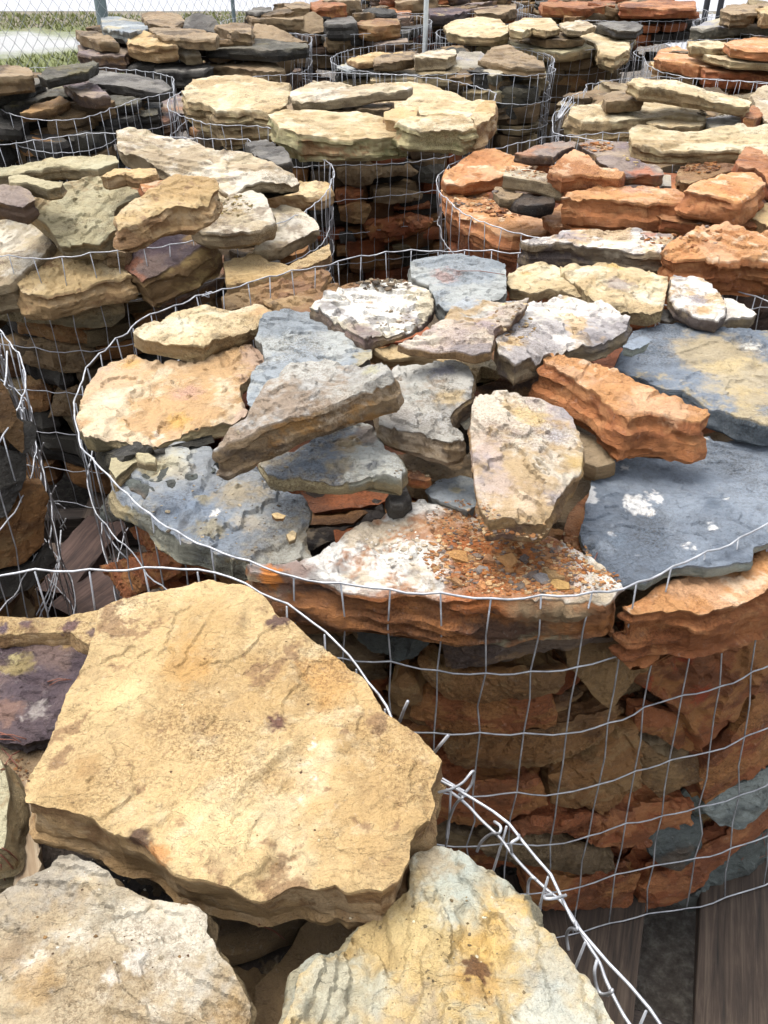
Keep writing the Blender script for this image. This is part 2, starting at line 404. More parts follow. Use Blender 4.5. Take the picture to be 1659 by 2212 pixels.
def inside(pts, poly):
    x, y = pts[:, 0], pts[:, 1]; r = np.zeros(len(pts), bool)
    n = len(poly); j = n - 1
    for i in range(n):
        xi, yi = poly[i]; xj, yj = poly[j]
        if yi != yj:
            c = ((yi > y) != (yj > y)) & (x < (xj - xi) * (y - yi) / (yj - yi) + xi)
            r ^= c
        j = i
    return r

def stone_geo(poly, t, res, seed, rough=1.0, ledge=1.0, bshift=(0, 0), flare=0.0, dome=0.0, simple=False):
    """outline in plane coordinates -> (local verts, faces, side flag). Top at 0, bottom near -t"""
    ar = .5 * abs(np.dot(poly[:, 0], np.roll(poly[:, 1], 1)) - np.dot(poly[:, 1], np.roll(poly[:, 0], 1)))
    if np.dot(poly[:, 0], np.roll(poly[:, 1], -1)) - np.dot(poly[:, 1], np.roll(poly[:, 0], -1)) < 0: poly = poly[::-1]
    Ls = math.sqrt(ar) + 1e-6
    B = resample(poly, res)
    B3 = np.hstack([B, np.zeros((len(B), 1))])
    amp = rough * min(.0042, .020 * Ls)
    fr = 1 / max(.014, min(.030, .11 * Ls))
    oc = 2 if simple else 5
    B = B + amp * np.stack([fbm(B3 * fr, seed, oc, .66, True), fbm(B3 * fr, seed + 50, oc, .66, True)], 1)
    nb = len(B)
    mn, mx = B.min(0), B.max(0)
    gx, gy = np.meshgrid(np.arange(mn[0], mx[0], res), np.arange(mn[1], mx[1], res * .87))
    gx = gx + (np.arange(gx.shape[0]) % 2)[:, None] * res * .5
    G = np.stack([gx.ravel(), gy.ravel()], 1)
    rs = np.random.RandomState(seed % 100000)
    G = G + rs.uniform(-.22, .22, G.shape) * res
    if len(G): G = G[inside(G, B)]
    dG = np.zeros(0)
    if len(G):
        dG = np.empty(len(G)); Bf = B.astype(np.float32); Gf = G.astype(np.float32)
        for s in range(0, len(G), 2000):
            dx = Gf[s:s + 2000, None, 0] - Bf[None, :, 0]; dy = Gf[s:s + 2000, None, 1] - Bf[None, :, 1]
            dG[s:s + 2000] = np.sqrt((dx * dx + dy * dy).min(1))
        k = dG > res * .6; G = G[k]; dG = dG[k]
    allp = [Vector(q) for q in B.tolist()] + [Vector(q) for q in G.tolist()]
    ov, _, of, _, _, _ = delaunay_2d_cdt(allp, [], [list(range(nb))], 1, 1e-7)
    if len(ov) != len(allp): return None
    V2 = np.vstack([B, G]) if len(G) else B
    d = np.concatenate([np.zeros(nb), dG])
    p3 = np.hstack([V2, np.zeros((len(V2), 1))])
    if simple:
        h = rough * .03 * Ls * vnoise(p3 * (2.2 / Ls), seed + 3); n2 = 0
    else:
        h = rough * .024 * Ls * fbm(p3 * (1.9 / Ls), seed + 3, 4, .5, True)
        ang = (seed % 628) / 100.0
        r2 = np.stack([p3[:, 0] * math.cos(ang) - p3[:, 1] * math.sin(ang), (p3[:, 0] * math.sin(ang) + p3[:, 1] * math.cos(ang)) * 1.8, p3[:, 2]], 1)
        qn = fbm(r2 * (1.5 / max(Ls, .07)) + 5, seed + 9, 5, .52) * 2.6
        fl = np.floor(qn)
        h = h + ledge * min(.0024, .013 * Ls) * (fl + sstep(.92, 1.0, qn - fl))
        cz = sum(g_ * (np.abs(vnoise(r2 * (26 * 2.1 ** o_) + 4.7 * o_, seed + 13 + o_)) - .25) for o_, g_ in ((0, 1), (1, .6), (2, .35)))
        h = h + rough * .0022 * cz
        # scooped flake scars
        sc1 = fbm(r2 * (2.6 / max(Ls, .07)) + 31, seed + 15, 3, .5)
        h = h - rough * min(.006, .03 * Ls) * sstep(.30, .62, sc1)
        nz_ = np.abs(fbm(p3 * (4.5 / Ls), seed + 21, 4))
        wch = (.06 + 1.5 * nz_ ** 1.6) * min(.012, .07 * Ls)
        h = h - rough * np.clip(1 - d / wch, 0, 1) * wch * (.15 + .6 * np.abs(vnoise(p3 * (9 / Ls), seed + 22)))
    if dome: h = h + dome * (1 - np.clip(1 - d / (Ls * .45), 0, 1) ** 2)
    top = np.hstack([V2, h[:, None]])
    K = 3 if simple else int(np.clip(t / (res * 1.1), 4, 24))
    tang = np.roll(B, -1, 0) - np.roll(B, 1, 0)
    for _ in range(3): tang = (np.roll(tang, 1, 0) + tang + np.roll(tang, -1, 0)) / 3
    nr = np.stack([tang[:, 1], -tang[:, 0]], 1); nr /= np.linalg.norm(nr, axis=1)[:, None] + 1e-9
    hb = h[:nb]; bp = np.hstack([B, np.zeros((nb, 1))])
    tv = t * (np.ones(nb) + (0 if simple else .14 * fbm(bp * (2.2 / Ls), seed + 31, 3, .5, True)))
    und = vnoise(bp * (1.6 / Ls), seed + 33, True)
    S_ = np.repeat(np.arange(1, K + 1) / K, nb)
    BX = np.tile(B, (K, 1)); NR = np.tile(nr, (K, 1))
    if simple: n1 = vnoise(np.stack([BX[:, 0] / .03, BX[:, 1] / .03, S_ * 3], 1), seed + 41); n2 = 0; st_ = 0
    else:
        qq = np.stack([BX[:, 0] / .05, BX[:, 1] / .05, S_ * t / .034], 1)
        n1 = 0
        for o_, g_ in ((0, 1), (1, .55), (2, .3), (3, .17)):      # creased, faceted break
            n1 = n1 + g_ * vnoise(qq * 2.1 ** o_ + 9.1 * o_, seed + 41 + o_, True)
        n1 = n1 * 1.1
        n2 = vnoise(np.stack([BX[:, 0] / .03, BX[:, 1] / .03, S_ * t / .006], 1), seed + 45)
        qs = vnoise(np.stack([BX[:, 0] / .12, BX[:, 1] / .12, S_ * t / .011], 1), seed + 47)
        st_ = sstep(-.05, .05, qs) * 2 - 1          # bedding steps
    off = rough * min(t, .07) * (.115 * n1 * np.minimum(1, S_ * 4) + .018 * n2 + .060 * st_ * np.minimum(1, S_ * 5)) + t * (np.tile(und, K) * .20 + flare) * S_ - .16 * t * sstep(.70, 1, S_) ** 2
    off = np.clip(off, -.25 * Ls, .25 * Ls)
    xy = BX + NR * off[:, None] + np.array(bshift) * S_[:, None]
    zz = np.tile(hb, K) * (1 - S_) - S_ * np.tile(tv, K)
    V = np.vstack([top, np.hstack([xy, zz[:, None]])])
    side = np.concatenate([np.zeros(len(top)), np.ones(nb * K)])
    base = len(top)
    faces = list(map(tuple, of))
    idx = [np.arange(nb)] + [base + j * nb + np.arange(nb) for j in range(K)]
    for j in range(K):
        a, b = idx[j], idx[j + 1]
        faces += list(map(tuple, np.stack([a, b, np.roll(b, -1), np.roll(a, -1)], 1).tolist()))
    faces.append(tuple(idx[-1][::-1].tolist()))
    return V, faces, side

STONES = []
CUR = None
def place_stone(poly3, p0, n, t, pal, seed, res, rough=1, ledge=1, bshift=(0, 0, 0), flare=0, dome=0, stains=(), top_side=False, simple=False):
    """poly3: world outline lying in plane (p0, n)"""
    n = n / np.linalg.norm(n)
    u = np.cross(np.array([0, 1.0, 0]), n)
    if np.linalg.norm(u) < .3: u = np.cross(np.array([0, 0, 1.0]), n)
    u /= np.linalg.norm(u); v = np.cross(n, u)
    q = poly3 - p0
    poly = np.stack([q @ u, q @ v], 1)
    b = np.array(bshift, float)
    g = stone_geo(poly, t, res, seed, rough, ledge, (b @ u, b @ v), flare, dome, simple)
    if g is None:
        g = stone_geo(poly, t, res * 1.3, seed + 999, rough * .3, ledge, (b @ u, b @ v), flare, dome, simple)
        if g is None:
            print('BAD OUTLINE', p0, pal); return None
    V, Fc, side = g
    W = p0 + V[:, :1] * u + V[:, 1:2] * v + V[:, 2:3] * n
    if top_side: side = np.maximum(side, .75)
    C = paint(W, side, pal, seed, stains, simple)
    return W, Fc, C

def place_curved(b, D, inset, t, lean, pal, seed, label, rough, ledge, stains, flare, grain=4.8):
    ps = []; ths = []
    for x, y in D:
        p, n = on_wall(b.key, x, y, inset); ps.append(p); ths.append(math.atan2(n[1], n[0]))
    ps = np.array(ps); t0 = math.atan2(np.mean(np.sin(ths)), np.mean(np.cos(ths)))
    dth = (np.array(ths) - t0 + math.pi) % (2 * math.pi) - math.pi
    r0 = float(np.median(b.rad)) - inset; zc = ps[:, 2].mean()
    poly = np.stack([dth * r0, ps[:, 2] - zc], 1); poly = poly - (poly - poly.mean(0)) * .035
    inset = inset + (seed % 7) * .004
    depth = project(ps.mean(0))[2]; res = max(.0017, grain * depth / F_PX)
    g = stone_geo(poly, t, res, seed, rough, ledge * 1.8, (0, 0), flare, .006)
    if g is None: g = stone_geo(poly, t, res * 1.3, seed + 999, rough * .3, ledge, (0, 0), flare)
    if g is None: print('BAD', label); return None
    V, Fc, side = g
    th = t0 + V[:, 0] / r0; rr = b.R(th, (b.z - zc - V[:, 1]) / .1016) - inset + V[:, 2] - lean * V[:, 1]
    Wv = np.stack([b.c[0] + rr * np.cos(th), b.c[1] + rr * np.sin(th), zc + V[:, 1]], 1)
    st = []
    for (sx, sy, sr, colr, soft, warp) in stains:
        p, n = on_wall(b.key, sx, sy, inset); st.append((p, sr * depth / F_PX, lin(colr), soft, warp))
    C = paint(Wv, np.maximum(side, .75), pal, seed, st)
    o = new_obj('stone', Wv, Fc, M_STONE, cols=C, sharp=24, origin=np.array([Wv[:, 0].mean(), Wv[:, 1].mean(), Wv[:, 2].min()]))
    tag(o, label, 'stone'); STONES.append(o)
    return o

def depth_ok(g): return float(np.linalg.norm(g))

def S(label, Z, pts, z, t, pal, slope=(0, 0), rough=1.0, ledge=1.0, bs=(0, 0, 0), flare=0.0, dome=0.0, stains=(), wall=None, top_z=0, group=None, name='stone', cat='stone', grain=4.6, clamp=True):
    """a stone whose upper face was traced from the photograph. Z = (ox, oy, scale) of the tracing sheet.
       wall: (outward x, y, distance in front of camera) makes the traced face the upright front one"""
    D = [(x / 2 * 1.0 + Z[0], y / 2 + Z[1]) for x, y in pts] if Z else pts
    D = np.array(D, float); c = D.mean(0)
    if wall is not None:
        p0 = np.array([wall[0], wall[1], top_z]); n = np.array([wall[2], wall[3], wall[4] if len(wall) > 4 else .12])
    else:
        p0 = P(c[0], c[1], z); n = np.array([-slope[0], -slope[1], 1.0])
    poly3 = np.array([hit(x, y, p0, n) for x, y in D])
    if wall is None and CUR:
        bk = BK[CUR]; best = None
        for zc_ in np.arange(.62, .97, .006):
            g1 = P(c[0], c[1], zc_)[:2]
            e = abs(zc_ - min(z, .83)) + 4 * max(0, np.linalg.norm(g1 - bk.c) - .80 * bk.r)
            if best is None or e < best[0]: best = (e, zc_)
        z = best[1]; p0 = P(c[0], c[1], z); poly3 = np.array([hit(x, y, p0, n) for x, y in D])
        t = min(t, .07) if CUR in 'MNOQJ' else t * .78
        clamp = CUR in 'GHIL'
    if wall is None and not CUR:
        kk = min(BASKETS, key=lambda q: np.linalg.norm(q.c - poly3.mean(0)[:2])).key
        f_ = {'B': .66, 'C': .66, 'D': .64, 'F': .92}.get(kk, 1.0); t *= f_; bs = tuple(np.array(bs) * f_)
    if wall is None and clamp:
        g0 = poly3.mean(0)[:2]
        bk = min(BASKETS, key=lambda q: np.linalg.norm(q.c - g0))
        onf = (D[:, 0] > -30) & (D[:, 0] < 1690); lim = z - (.075 if depth_ok(g0) < 2.6 else .11)
        while bk.key != 'A' and z > lim:
            v = poly3[:, :2] - bk.c; th = np.arctan2(v[:, 1], v[:, 0]); toc = CAM[:2] - bk.c; toc = toc / np.linalg.norm(toc)
            out = (np.linalg.norm(v, axis=1) - bk.R(th) + .006)[((v @ toc) > .15) & onf]
            if len(out) == 0 or out.max() <= 0: break
            z -= .004; p0 = P(c[0], c[1], z); poly3 = np.array([hit(x, y, p0, n) for x, y in D])
    ctr = poly3.mean(0); depth = project(ctr)[2]
    res = max(.0017, grain * depth / F_PX)
    st = []
    for (sx, sy, sr, colr, soft, warp) in stains:
        X, Y = (sx / 2 + Z[0], sy / 2 + Z[1]) if Z else (sx, sy)
        R = (sr / 2 if Z else sr) * depth / F_PX
        st.append((hit(X, Y, p0, n), R, lin(colr), soft, warp))
    seed = (abs(hash_str(label)) % 90000) + 11
    r = place_stone(poly3, ctr, n, t, pal, seed, res, rough, ledge, bs, flare, dome, st, top_side=wall is not None)
    if r is None: return None
    W, Fc, C = r
    o = new_obj(name, W, Fc, M_STONE, cols=C, sharp=24, origin=np.array([ctr[0], ctr[1], W[:, 2].min()]))
    tag(o, label, cat, group)
    STONES.append(o)
    return o

def hash_str(s):
    h = 5381
    for ch in s: h = (h * 33 + ord(ch)) & 0xffffffff
    return h

Z1 = (0, 0); Z2 = (829.5, 0); Z3 = (0, 243); Z4 = (829.5, 243); Z5 = (0, 688.5); Z6 = (829.5, 688.5); Z7 = (0, 1215); Z8 = (829.5, 1215)
# ------------------------------------------------------------------ setting
RING_Z = 0.73
def sheet(name, x0, x1, y0, y1, z, mat_, nx=2, ny=2, amp=0.0, label=None):
    xs = np.linspace(x0, x1, nx); ys = np.linspace(y0, y1, ny)
    X, Y = np.meshgrid(xs, ys); p = np.stack([X.ravel(), Y.ravel(), np.zeros(X.size)], 1)
    p[:, 2] = z + amp * fbm(p * 1.3, 5, 4)
    F = [(j * nx + i, j * nx + i + 1, (j + 1) * nx + i + 1, (j + 1) * nx + i) for j in range(ny - 1) for i in range(nx - 1)]
    return tag(new_obj(name, p, F, mat_), label, kind='structure')
sheet('ground', -120, 120, -20, 260, 0, M_GROUND, 3, 3, 0, 'dirt and grass ground of the stone yard')
sheet('road', -120, 120, 14.4, 60, .004, M_ROAD, 2, 2, 0, 'pale concrete road beyond the fence')
sheet('concrete_pad', 3.1, 6.2, 8.2, 14.0, .004, M_ROAD, 2, 2, 0, 'pale concrete pad at the far right')

# tufts of grass beyond the fence
rs = np.random.RandomState(3); V = []; Fc = []
for i in range(16000):
    x = rs.uniform(-7.5, -1.2); y = rs.uniform(7.6, 14.2)
    if fbm(np.array([[x, y, 0]]) * .9, 8, 3)[0] < -.15 or abs(x + 4.3) * .8 + abs(y - 10.9) < 1.5: continue
    a = rs.uniform(0, 6.28); hgt = rs.uniform(.02, .06); w = .012; l = rs.uniform(-.04, .04, 2); n = len(V)
    V += [(x - w * math.cos(a), y - w * math.sin(a), 0), (x + w * math.cos(a), y + w * math.sin(a), 0), (x + l[0], y + l[1], hgt)]
    Fc.append((n, n + 1, n + 2))
tag(new_obj('grass', V, Fc, M_GRASS, smooth=False), 'short green grass beyond the chain link fence', 'grass', kind='stuff')

# ------------------------------------------------------------------ wire baskets
def d2w(pts, z=RING_Z): return np.array([P(x, y, z) for x, y in pts])

class Basket:
    def __init__(s, key, c, r, label, trace=(), z=RING_Z):
        s.key, s.c, s.r, s.label, s.z = key, np.array(c, float), r, label, z
        s.N = 256; th = np.arange(s.N) / s.N * 2 * math.pi
        rad = np.full(s.N, r) + .012 * np.array([vnoise(np.array([[math.cos(t) * 2, math.sin(t) * 2, r * 9]]), 60 + len(label))[0] for t in th])
        if len(trace):
            wpt = d2w(trace, z)[:, :2] - s.c
            a = np.arctan2(wpt[:, 1], wpt[:, 0]) % (2 * math.pi); q = np.linalg.norm(wpt, axis=1)
            o = np.argsort(a); a, q = a[o], q[o]
            ae = np.concatenate([a - 2 * math.pi, a, a + 2 * math.pi]); qe = np.concatenate([q, q, q])
            v = np.interp(th, ae, qe)
            gap = np.array([np.abs(((a - t + math.pi) % (2 * math.pi)) - math.pi).min() for t in th])
            w = sstep(.30, .60, gap)
            rad = v * (1 - w) + rad * w
            k = np.array([1, 2, 3, 2, 1]) / 9.0
            rad = np.convolve(np.concatenate([rad[-2:], rad, rad[:2]]), k, 'valid')
        s.rad = rad
    flare = None
    def R(s, th, k=0):
        i = (np.asarray(th) % (2 * math.pi)) / (2 * math.pi) * s.N
        r = np.interp(i, np.arange(s.N + 1), np.append(s.rad, s.rad[0]))
        if s.flare is not None:        # the mesh leans out towards its foot on this side
            d = (np.degrees(th) + 180) % 360 - 180
            r = r + np.clip(k, 0, 6.3) / 6 * np.interp(d, s.flare[0], s.flare[1])
        return r
    def pt(s, th, k, seed):
        """a point of the wire grid: angle th, row k"""
        th = np.atleast_1d(th)
        q = np.stack([np.cos(th) * 3, np.sin(th) * 3, np.full(len(th), k * .7)], 1)
        r = s.R(th, k) + ((.005 if s.flare is not None else .011) * vnoise(q, seed) * min(1, k) + .004 * vnoise(q * 4, seed + 1) - (.0 if s.flare is not None else .004) * k)
        z = s.z - .1016 * k + .007 * vnoise(q * 1.3, seed + 2) * min(1, k) + .003 * vnoise(q * 5, seed + 3)
        t2 = th + .006 * vnoise(q * 5, seed + 4) * min(1, k)
        return np.stack([s.c[0] + r * np.cos(t2), s.c[1] + r * np.sin(t2), z], 1)
    def build(s, rows=7, wr=.00108):
        seed = hash_str(s.label) % 1000
        root = empty('wire_basket', (s.c[0], s.c[1], .12)); s.root = root
        tag(root, s.label, 'wire basket', 'welded wire baskets holding the stones')
        off = np.array([s.c[0], s.c[1], .12])
        n = int(round(2 * math.pi * s.r / .0508))
        th0 = 2 * math.pi / n
        A = np.arange(n) * th0
        jog = .004 * np.sin(A * 37)
        nt = n * 3; T = np.arange(nt) / nt * 2 * math.pi
        for k in range(rows):
            p = s.pt(T, k, seed); p[:, 2] += .0016 * np.cos(T * n)
            V, Fc = tube(p, wr * (1.15 if k == 0 else 1), 6, True)
            new_obj('horizontal_wire', np.array(V) - off, Fc, M_WIRE, root)
        rowsP = [s.pt(A, k, seed) for k in range(rows)]
        halfP = [s.pt(A + .006 * np.sin(np.arange(n) * 3.1 + k), k + .5, seed) for k in range(rows - 1)]
        for i in range(n):
            pts = []
            for k in range(rows):
                pts.append(rowsP[k][i])
                if k < rows - 1: pts.append(halfP[k][i])
            pts = np.array(pts); rd = pts[:, :2] - s.c; rd /= np.linalg.norm(rd, axis=1)[:, None]
            pts[:, :2] -= rd * wr * 1.9
            V, Fc = tube(pts, wr * .92, 5)
            new_obj('vertical_wire', np.array(V) - off, Fc, M_WIRE, root)
        return root

B_A = Basket('A', (-.33, .17), .50, 'nearest wire basket at the lower left with its doubled seam wire tied by hooks',
   [(-60, 1245), (0, 1241), (100, 1230), (205, 1231), (310, 1228), (440, 1229), (500, 1245), (570, 1283), (640, 1325), (716, 1383), (780, 1455), (830, 1530), (890, 1620), (938, 1688), (1010, 1714), (1075, 1770), (1120, 1815), (1190, 1880), (1215, 1945), (1240, 2005), (1300, 2080), (1380, 2160), (1430, 2212), (1500, 2290)], .735)
B_B = Basket('B', (.107, 1.19), .515, 'large wire basket in the middle full of grey, white and tan slabs',
   [(260, 729), (300, 695), (357, 668), (405, 648), (442, 635), (545, 613), (600, 593), (700, 572), (829, 546), (1014, 541), (1150, 550), (1280, 566), (1420, 584), (1514, 603), (1580, 625), (1659, 650),
    (200, 785), (175, 828), (163, 870), (158, 903), (163, 930), (172, 950), (200, 990), (240, 1036), (285, 1078), (345, 1128), (405, 1161), (485, 1192), (565, 1222), (630, 1244), (730, 1263), (829, 1272), (947, 1286), (1060, 1293), (1175, 1288), (1287, 1281), (1380, 1256), (1457, 1215), (1545, 1183), (1625, 1156), (1659, 1131)])
B_C = Basket('C', (-.68, 2.26), .55, 'wire basket at the middle left heaped with tan and olive blocks',
   [(0, 549), (40, 557), (85, 560), (150, 556), (215, 546), (300, 538), (370, 530), (420, 520), (470, 503), (580, 487), (640, 465), (680, 443), (705, 415), (720, 385), (720, 363), (700, 345), (660, 322), (595, 308), (550, 301), (520, 318), (445, 300)])
B_D = Basket('D', (.69, 2.23), .555, 'wire basket at the right full of orange sandstone blocks',
   [(962, 367), (945, 380), (940, 393), (948, 410), (975, 438), (1010, 465), (1060, 488), (1120, 505), (1200, 522), (1254, 530), (1340, 542), (1430, 549), (1560, 558), (1659, 561), (1090, 318), (1150, 303), (1254, 291), (1355, 287)])
B_E = Basket('E', (-1.01, 1.0), .52, 'wire basket at the left edge with an open seam of cut wire ends')
B_F = Basket('F', (-.18, 3.36), .555, 'wire basket behind the middle one carrying big cream blocks with a green edge',
   [(410, 256), (485, 273), (550, 270), (625, 287), (700, 287), (829, 279), (900, 275), (980, 262), (1040, 235), (1068, 212), (1070, 200), (1040, 190), (360, 220)])
B_G = Basket('G', (1.07, 3.33), .555, 'wire basket at the right full of cream slabs, tangled wire at its left',
   [(1199, 290), (1195, 270), (1215, 235), (1260, 200), (1330, 172), (1430, 167), (1560, 174), (1659, 180)])
B_H = Basket('H', (-1.30, 3.52), .55, 'wire basket at the left edge with dark olive slabs and a sagging rim',
   [(0, 232), (45, 252), (90, 261), (150, 258), (200, 250), (250, 230), (300, 213), (370, 200)])
B_I = Basket('I', (.26, 4.28), .54, 'wire basket behind the cream blocks with flat brown slabs',
   [(715, 125), (725, 140), (760, 150), (829, 160), (980, 160), (1199, 130), (1180, 117)])
B_J = Basket('J', (-.92, 4.72), .56, 'wire basket beside the fence post holding grey and tan blocks on edge',
   [(163, 78), (190, 95), (235, 105), (290, 112), (370, 122), (435, 122), (570, 116), (650, 104), (672, 90), (670, 78)])
B_K = Basket('K', (.80, 5.10), .53, 'wire basket with pale cream slabs in the back rows',
   [(945, 66), (960, 82), (1010, 93), (1100, 101), (1200, 108), (1295, 106), (1355, 98), (1367, 85), (1340, 72)])
B_L = Basket('L', (1.76, 4.42), .56, 'wire basket at the right edge with orange and cream slabs',
   [(1394, 126), (1400, 140), (1430, 155), (1475, 166), (1560, 172), (1659, 179)])
B_M = Basket('M', (-.33, 5.75), .60, 'wire basket of brown blocks to the left of the pale stake')
B_N = Basket('N', (2.30, 5.55), .56, 'wire basket at the top right corner with grey and olive slabs')
B_O = Basket('O', (1.45, 6.35), .60, 'dark wire basket at the top right beside the pale pad')
B_Q = Basket('Q', (.35, 6.75), .58, 'wire basket of purple brown blocks behind the pale stake')
B_R = Basket('R', (1.25, 7.75), .60, 'farthest wire basket at the top edge of the yard')
B_S = Basket('S', (.02, 8.1), .60, 'far wire basket behind the purple brown blocks')
B_T = Basket('T', (3.2, 6.95), .60, 'far wire basket right of the pale pad')
B_U = Basket('U', (3.35, 5.4), .58, 'wire basket beyond the top right corner one')
B_B.flare = ([-180, -88, -75, -60, -45, -30, 0, 60, 180], [0, 0, .022, .065, .115, .13, .08, 0, 0])
BASKETS = [B_A, B_B, B_C, B_D, B_E, B_F, B_G, B_H, B_I, B_J, B_K, B_L, B_M, B_N, B_O, B_Q, B_R, B_S, B_T, B_U]
for b_ in BASKETS: b_.build()
BK = {b.key: b for b in BASKETS}

def on_wall(key, px, py, inset=.03):
    """where a sight line meets the inner face of a basket, and the outward direction there"""
    b = BK[key]; d = ray(px, py); d = d / np.linalg.norm(d)
    dist = np.linalg.norm(b.c - CAM[:2]) / max(np.linalg.norm(d[:2]), 1e-3)
    t = np.linspace(.3 * dist, 1.5 * dist, 900)
    def f(t):
        q = CAM + np.outer(t, d); v = q[:, :2] - b.c
        return np.linalg.norm(v, axis=1) - (b.R(np.arctan2(v[:, 1], v[:, 0]), (b.z - q[:, 2]) / .1016) - inset)
    v = f(t); k = np.nonzero(v <= 0)[0]
    tt = t[k[0]] if len(k) else t[np.argmin(v)]
    p = CAM + d * tt
    th = math.atan2(p[1] - b.c[1], p[0] - b.c[0])
    n = np.array([math.cos(th), math.sin(th), 0.0])
    return p, n

def W(key, label, Z, pts, pal, t=.12, inset=.03, lean=.10, rough=1.2, flare=-.1, ledge=1.2, stains=()):
    sc_ = Z[2] if len(Z) > 2 else .5
    D = [(x * sc_ + Z[0], y * sc_ + Z[1]) for x, y in pts]
    st = [(a * sc_ + Z[0], b_ * sc_ + Z[1], r_ * sc_, c, d, e) for a, b_, r_, c, d, e in stains]
    if key == 'E':
        q0 = np.array([-.60, .86, .5]); nn = np.array([.75, -.66, .12])
        p = hit(*np.mean(D, 0), q0, nn)
        return S(label, None, D, 0, min(t, .09), pal, wall=(p[0], p[1], nn[0], nn[1], .25), top_z=p[2], rough=rough, flare=flare, ledge=ledge)
    if key == 'B': inset = inset * .4 - .010
    return place_curved(BK[key], D, inset + .014, t, lean * .7, pal, hash_str(label) % 90000, label, rough, ledge, st, flare)
# ------------------------------------------------------------------ stones traced one by one
ZM = (688.5, 324, .1953); ZL = (0, 688.5, .293)
# --- nearest basket
S('huge tan sandstone slab with a small dark pit and white scar on the nearest basket', Z7,
  [(100,1005),(100,950),(140,870),(200,760),(240,650),(300,520),(360,420),(405,320),(435,210),(480,185),(540,160),(620,130),(720,105),(780,100),(850,80),(900,68),(960,80),(1030,95),(1100,120),(1150,150),(1180,190),(1200,225),(1250,245),(1300,280),(1370,330),(1430,375),(1500,440),(1560,490),(1610,560),(1659,630),(1740,690),(1800,740),(1860,800),(1910,855),(1880,930),(1860,970),(1880,1050),(1860,1120),(1810,1165),(1780,1220),(1775,1280),(1740,1340),(1720,1390),(1659,1430),(1600,1420),(1500,1425),(1450,1400),(1400,1410),(1300,1400),(1220,1410),(1150,1435),(1060,1430),(950,1400),(850,1370),(760,1340),(700,1300),(660,1240),(600,1195),(520,1170),(480,1150),(400,1100),(300,1062),(200,1045),(110,1030)],
  .765, .062, 'tan', slope=(0,.03), rough=.75, ledge=.8, bs=(0,-.004,0), grain=5.2,
  stains=[(1195,680,46,'#5a342c',.35,.5),(1345,770,30,'#efe9dc',.35,.7),(1310,850,34,'#ddd0b4',.45,.6),(1350,900,30,'#efe9dc',.35,.6),(1290,1020,30,'#e6d8bc',.6,.7),(1380,795,40,'#d8c29a',.6,.8),(1195,250,62,'#4e3434',.3,.6),(560,1240,85,'#4a3024',.35,.5),(650,1290,60,'#b06a20',.5,.6),(560,560,90,'#d8c390',.7,.6),(820,420,120,'#b58848',.8,.7),(1450,500,150,'#b98a4a',.8,.7),(950,1150,130,'#d6bf8e',.8,.7),(370,880,60,'#a07c4c',.6,.6)])
S('buff slab with white patches cut off by the lower left corner', Z7,
  [(-60,1440),(-20,1420),(80,1360),(180,1320),(250,1275),(330,1270),(400,1290),(470,1340),(500,1380),(560,1410),(640,1440),(700,1455),(780,1470),(860,1490),(895,1530),(900,1590),(930,1650),(960,1720),(1000,1770),(1040,1830),(1080,1900),(1085,1960),(1060,2060),(1000,2120),(-60,2140)],
  .745, .06, 'buffstain', slope=(-.03,.05), rough=1.1, ledge=1.4, grain=5.2,
  stains=[(590,1720,45,'#ece6da',.5,.6),(480,1800,35,'#ece6da',.5,.6),(130,1740,70,'#e6ddcb',.6,.7),(150,1820,90,'#a58450',.6,.6),(470,1490,110,'#a8a08c',.7,.6),(1000,1950,80,'#9a7c4c',.7,.6),(40,1680,70,'#7f6a50',.6,.7)])
S('yellow and grey-green slab with an ochre ridge at the bottom middle', None,
  [(905,1822),(950,1808),(1000,1825),(1040,1850),(1090,1885),(1120,1915),(1142,1940),(1150,1985),(1190,2010),(1225,2060),(1260,2105),(1290,2150),(1320,2190),(1345,2240),(1330,2300),(600,2300),(618,2200),(635,2160),(650,2110),(690,2070),(730,2040),(760,1990),(800,1962),(850,1940),(885,1905),(890,1855)],
  .745, .055, 'yellowgrey', slope=(.02,.02), rough=1.3, ledge=1.8, grain=5.2,
  stains=[(1110,1945,38,'#c09a50',.5,.5),(1060,2040,60,'#c6a564',.6,.6),(1040,1990,70,'#c4a05c',.7,.6),(1100,1900,36,'#a8b0a4',.5,.5),(985,1900,80,'#a5aea4',.7,.6),(1190,2120,70,'#a3a69e',.7,.6),(1030,2120,45,'#b98c3c',.6,.7),(950,1850,50,'#9c8258',.6,.6),(740,2130,90,'#a9b0a6',.7,.6),(1025,2085,30,'#5c3a20',.3,.9),(900,2000,60,'#c0ac7c',.7,.6)])
S('dark purple ironstone with a yellow lichen patch at the left edge', Z7,
  [(-60,320),(-20,310),(120,300),(300,290),(340,300),(385,360),(400,420),(370,520),(350,640),(250,760),(180,760),(100,775),(0,760),(-60,740)],
  .70, .05, 'purple', slope=(0,.05), rough=.9, ledge=1.3, grain=5.2, stains=[(80,440,55,'#a8965c',.55,.7),(60,410,30,'#b0a474',.4,.7),(160,640,40,'#b0a8a0',.5,1.0),(300,330,40,'#c0a060',.5,.7),(30,640,60,'#8a6a58',.6,.7)])
S('tan stone with purple blotches, a thin strip behind the dark ironstone', Z7,
  [(-60,245),(0,240),(100,240),(200,238),(300,232),(430,198),(520,190),(500,300),(430,380),(370,345),(300,296),(120,304),(-60,315)],
  .715, .05, 'tan', slope=(0,.05), rough=.8, grain=5.2, stains=[(110,270,26,'#5e4448',.4,.6),(300,272,34,'#5e4448',.4,.7),(10,290,26,'#5a4a58',.4,.6),(400,300,24,'#6a5450',.4,.6)])
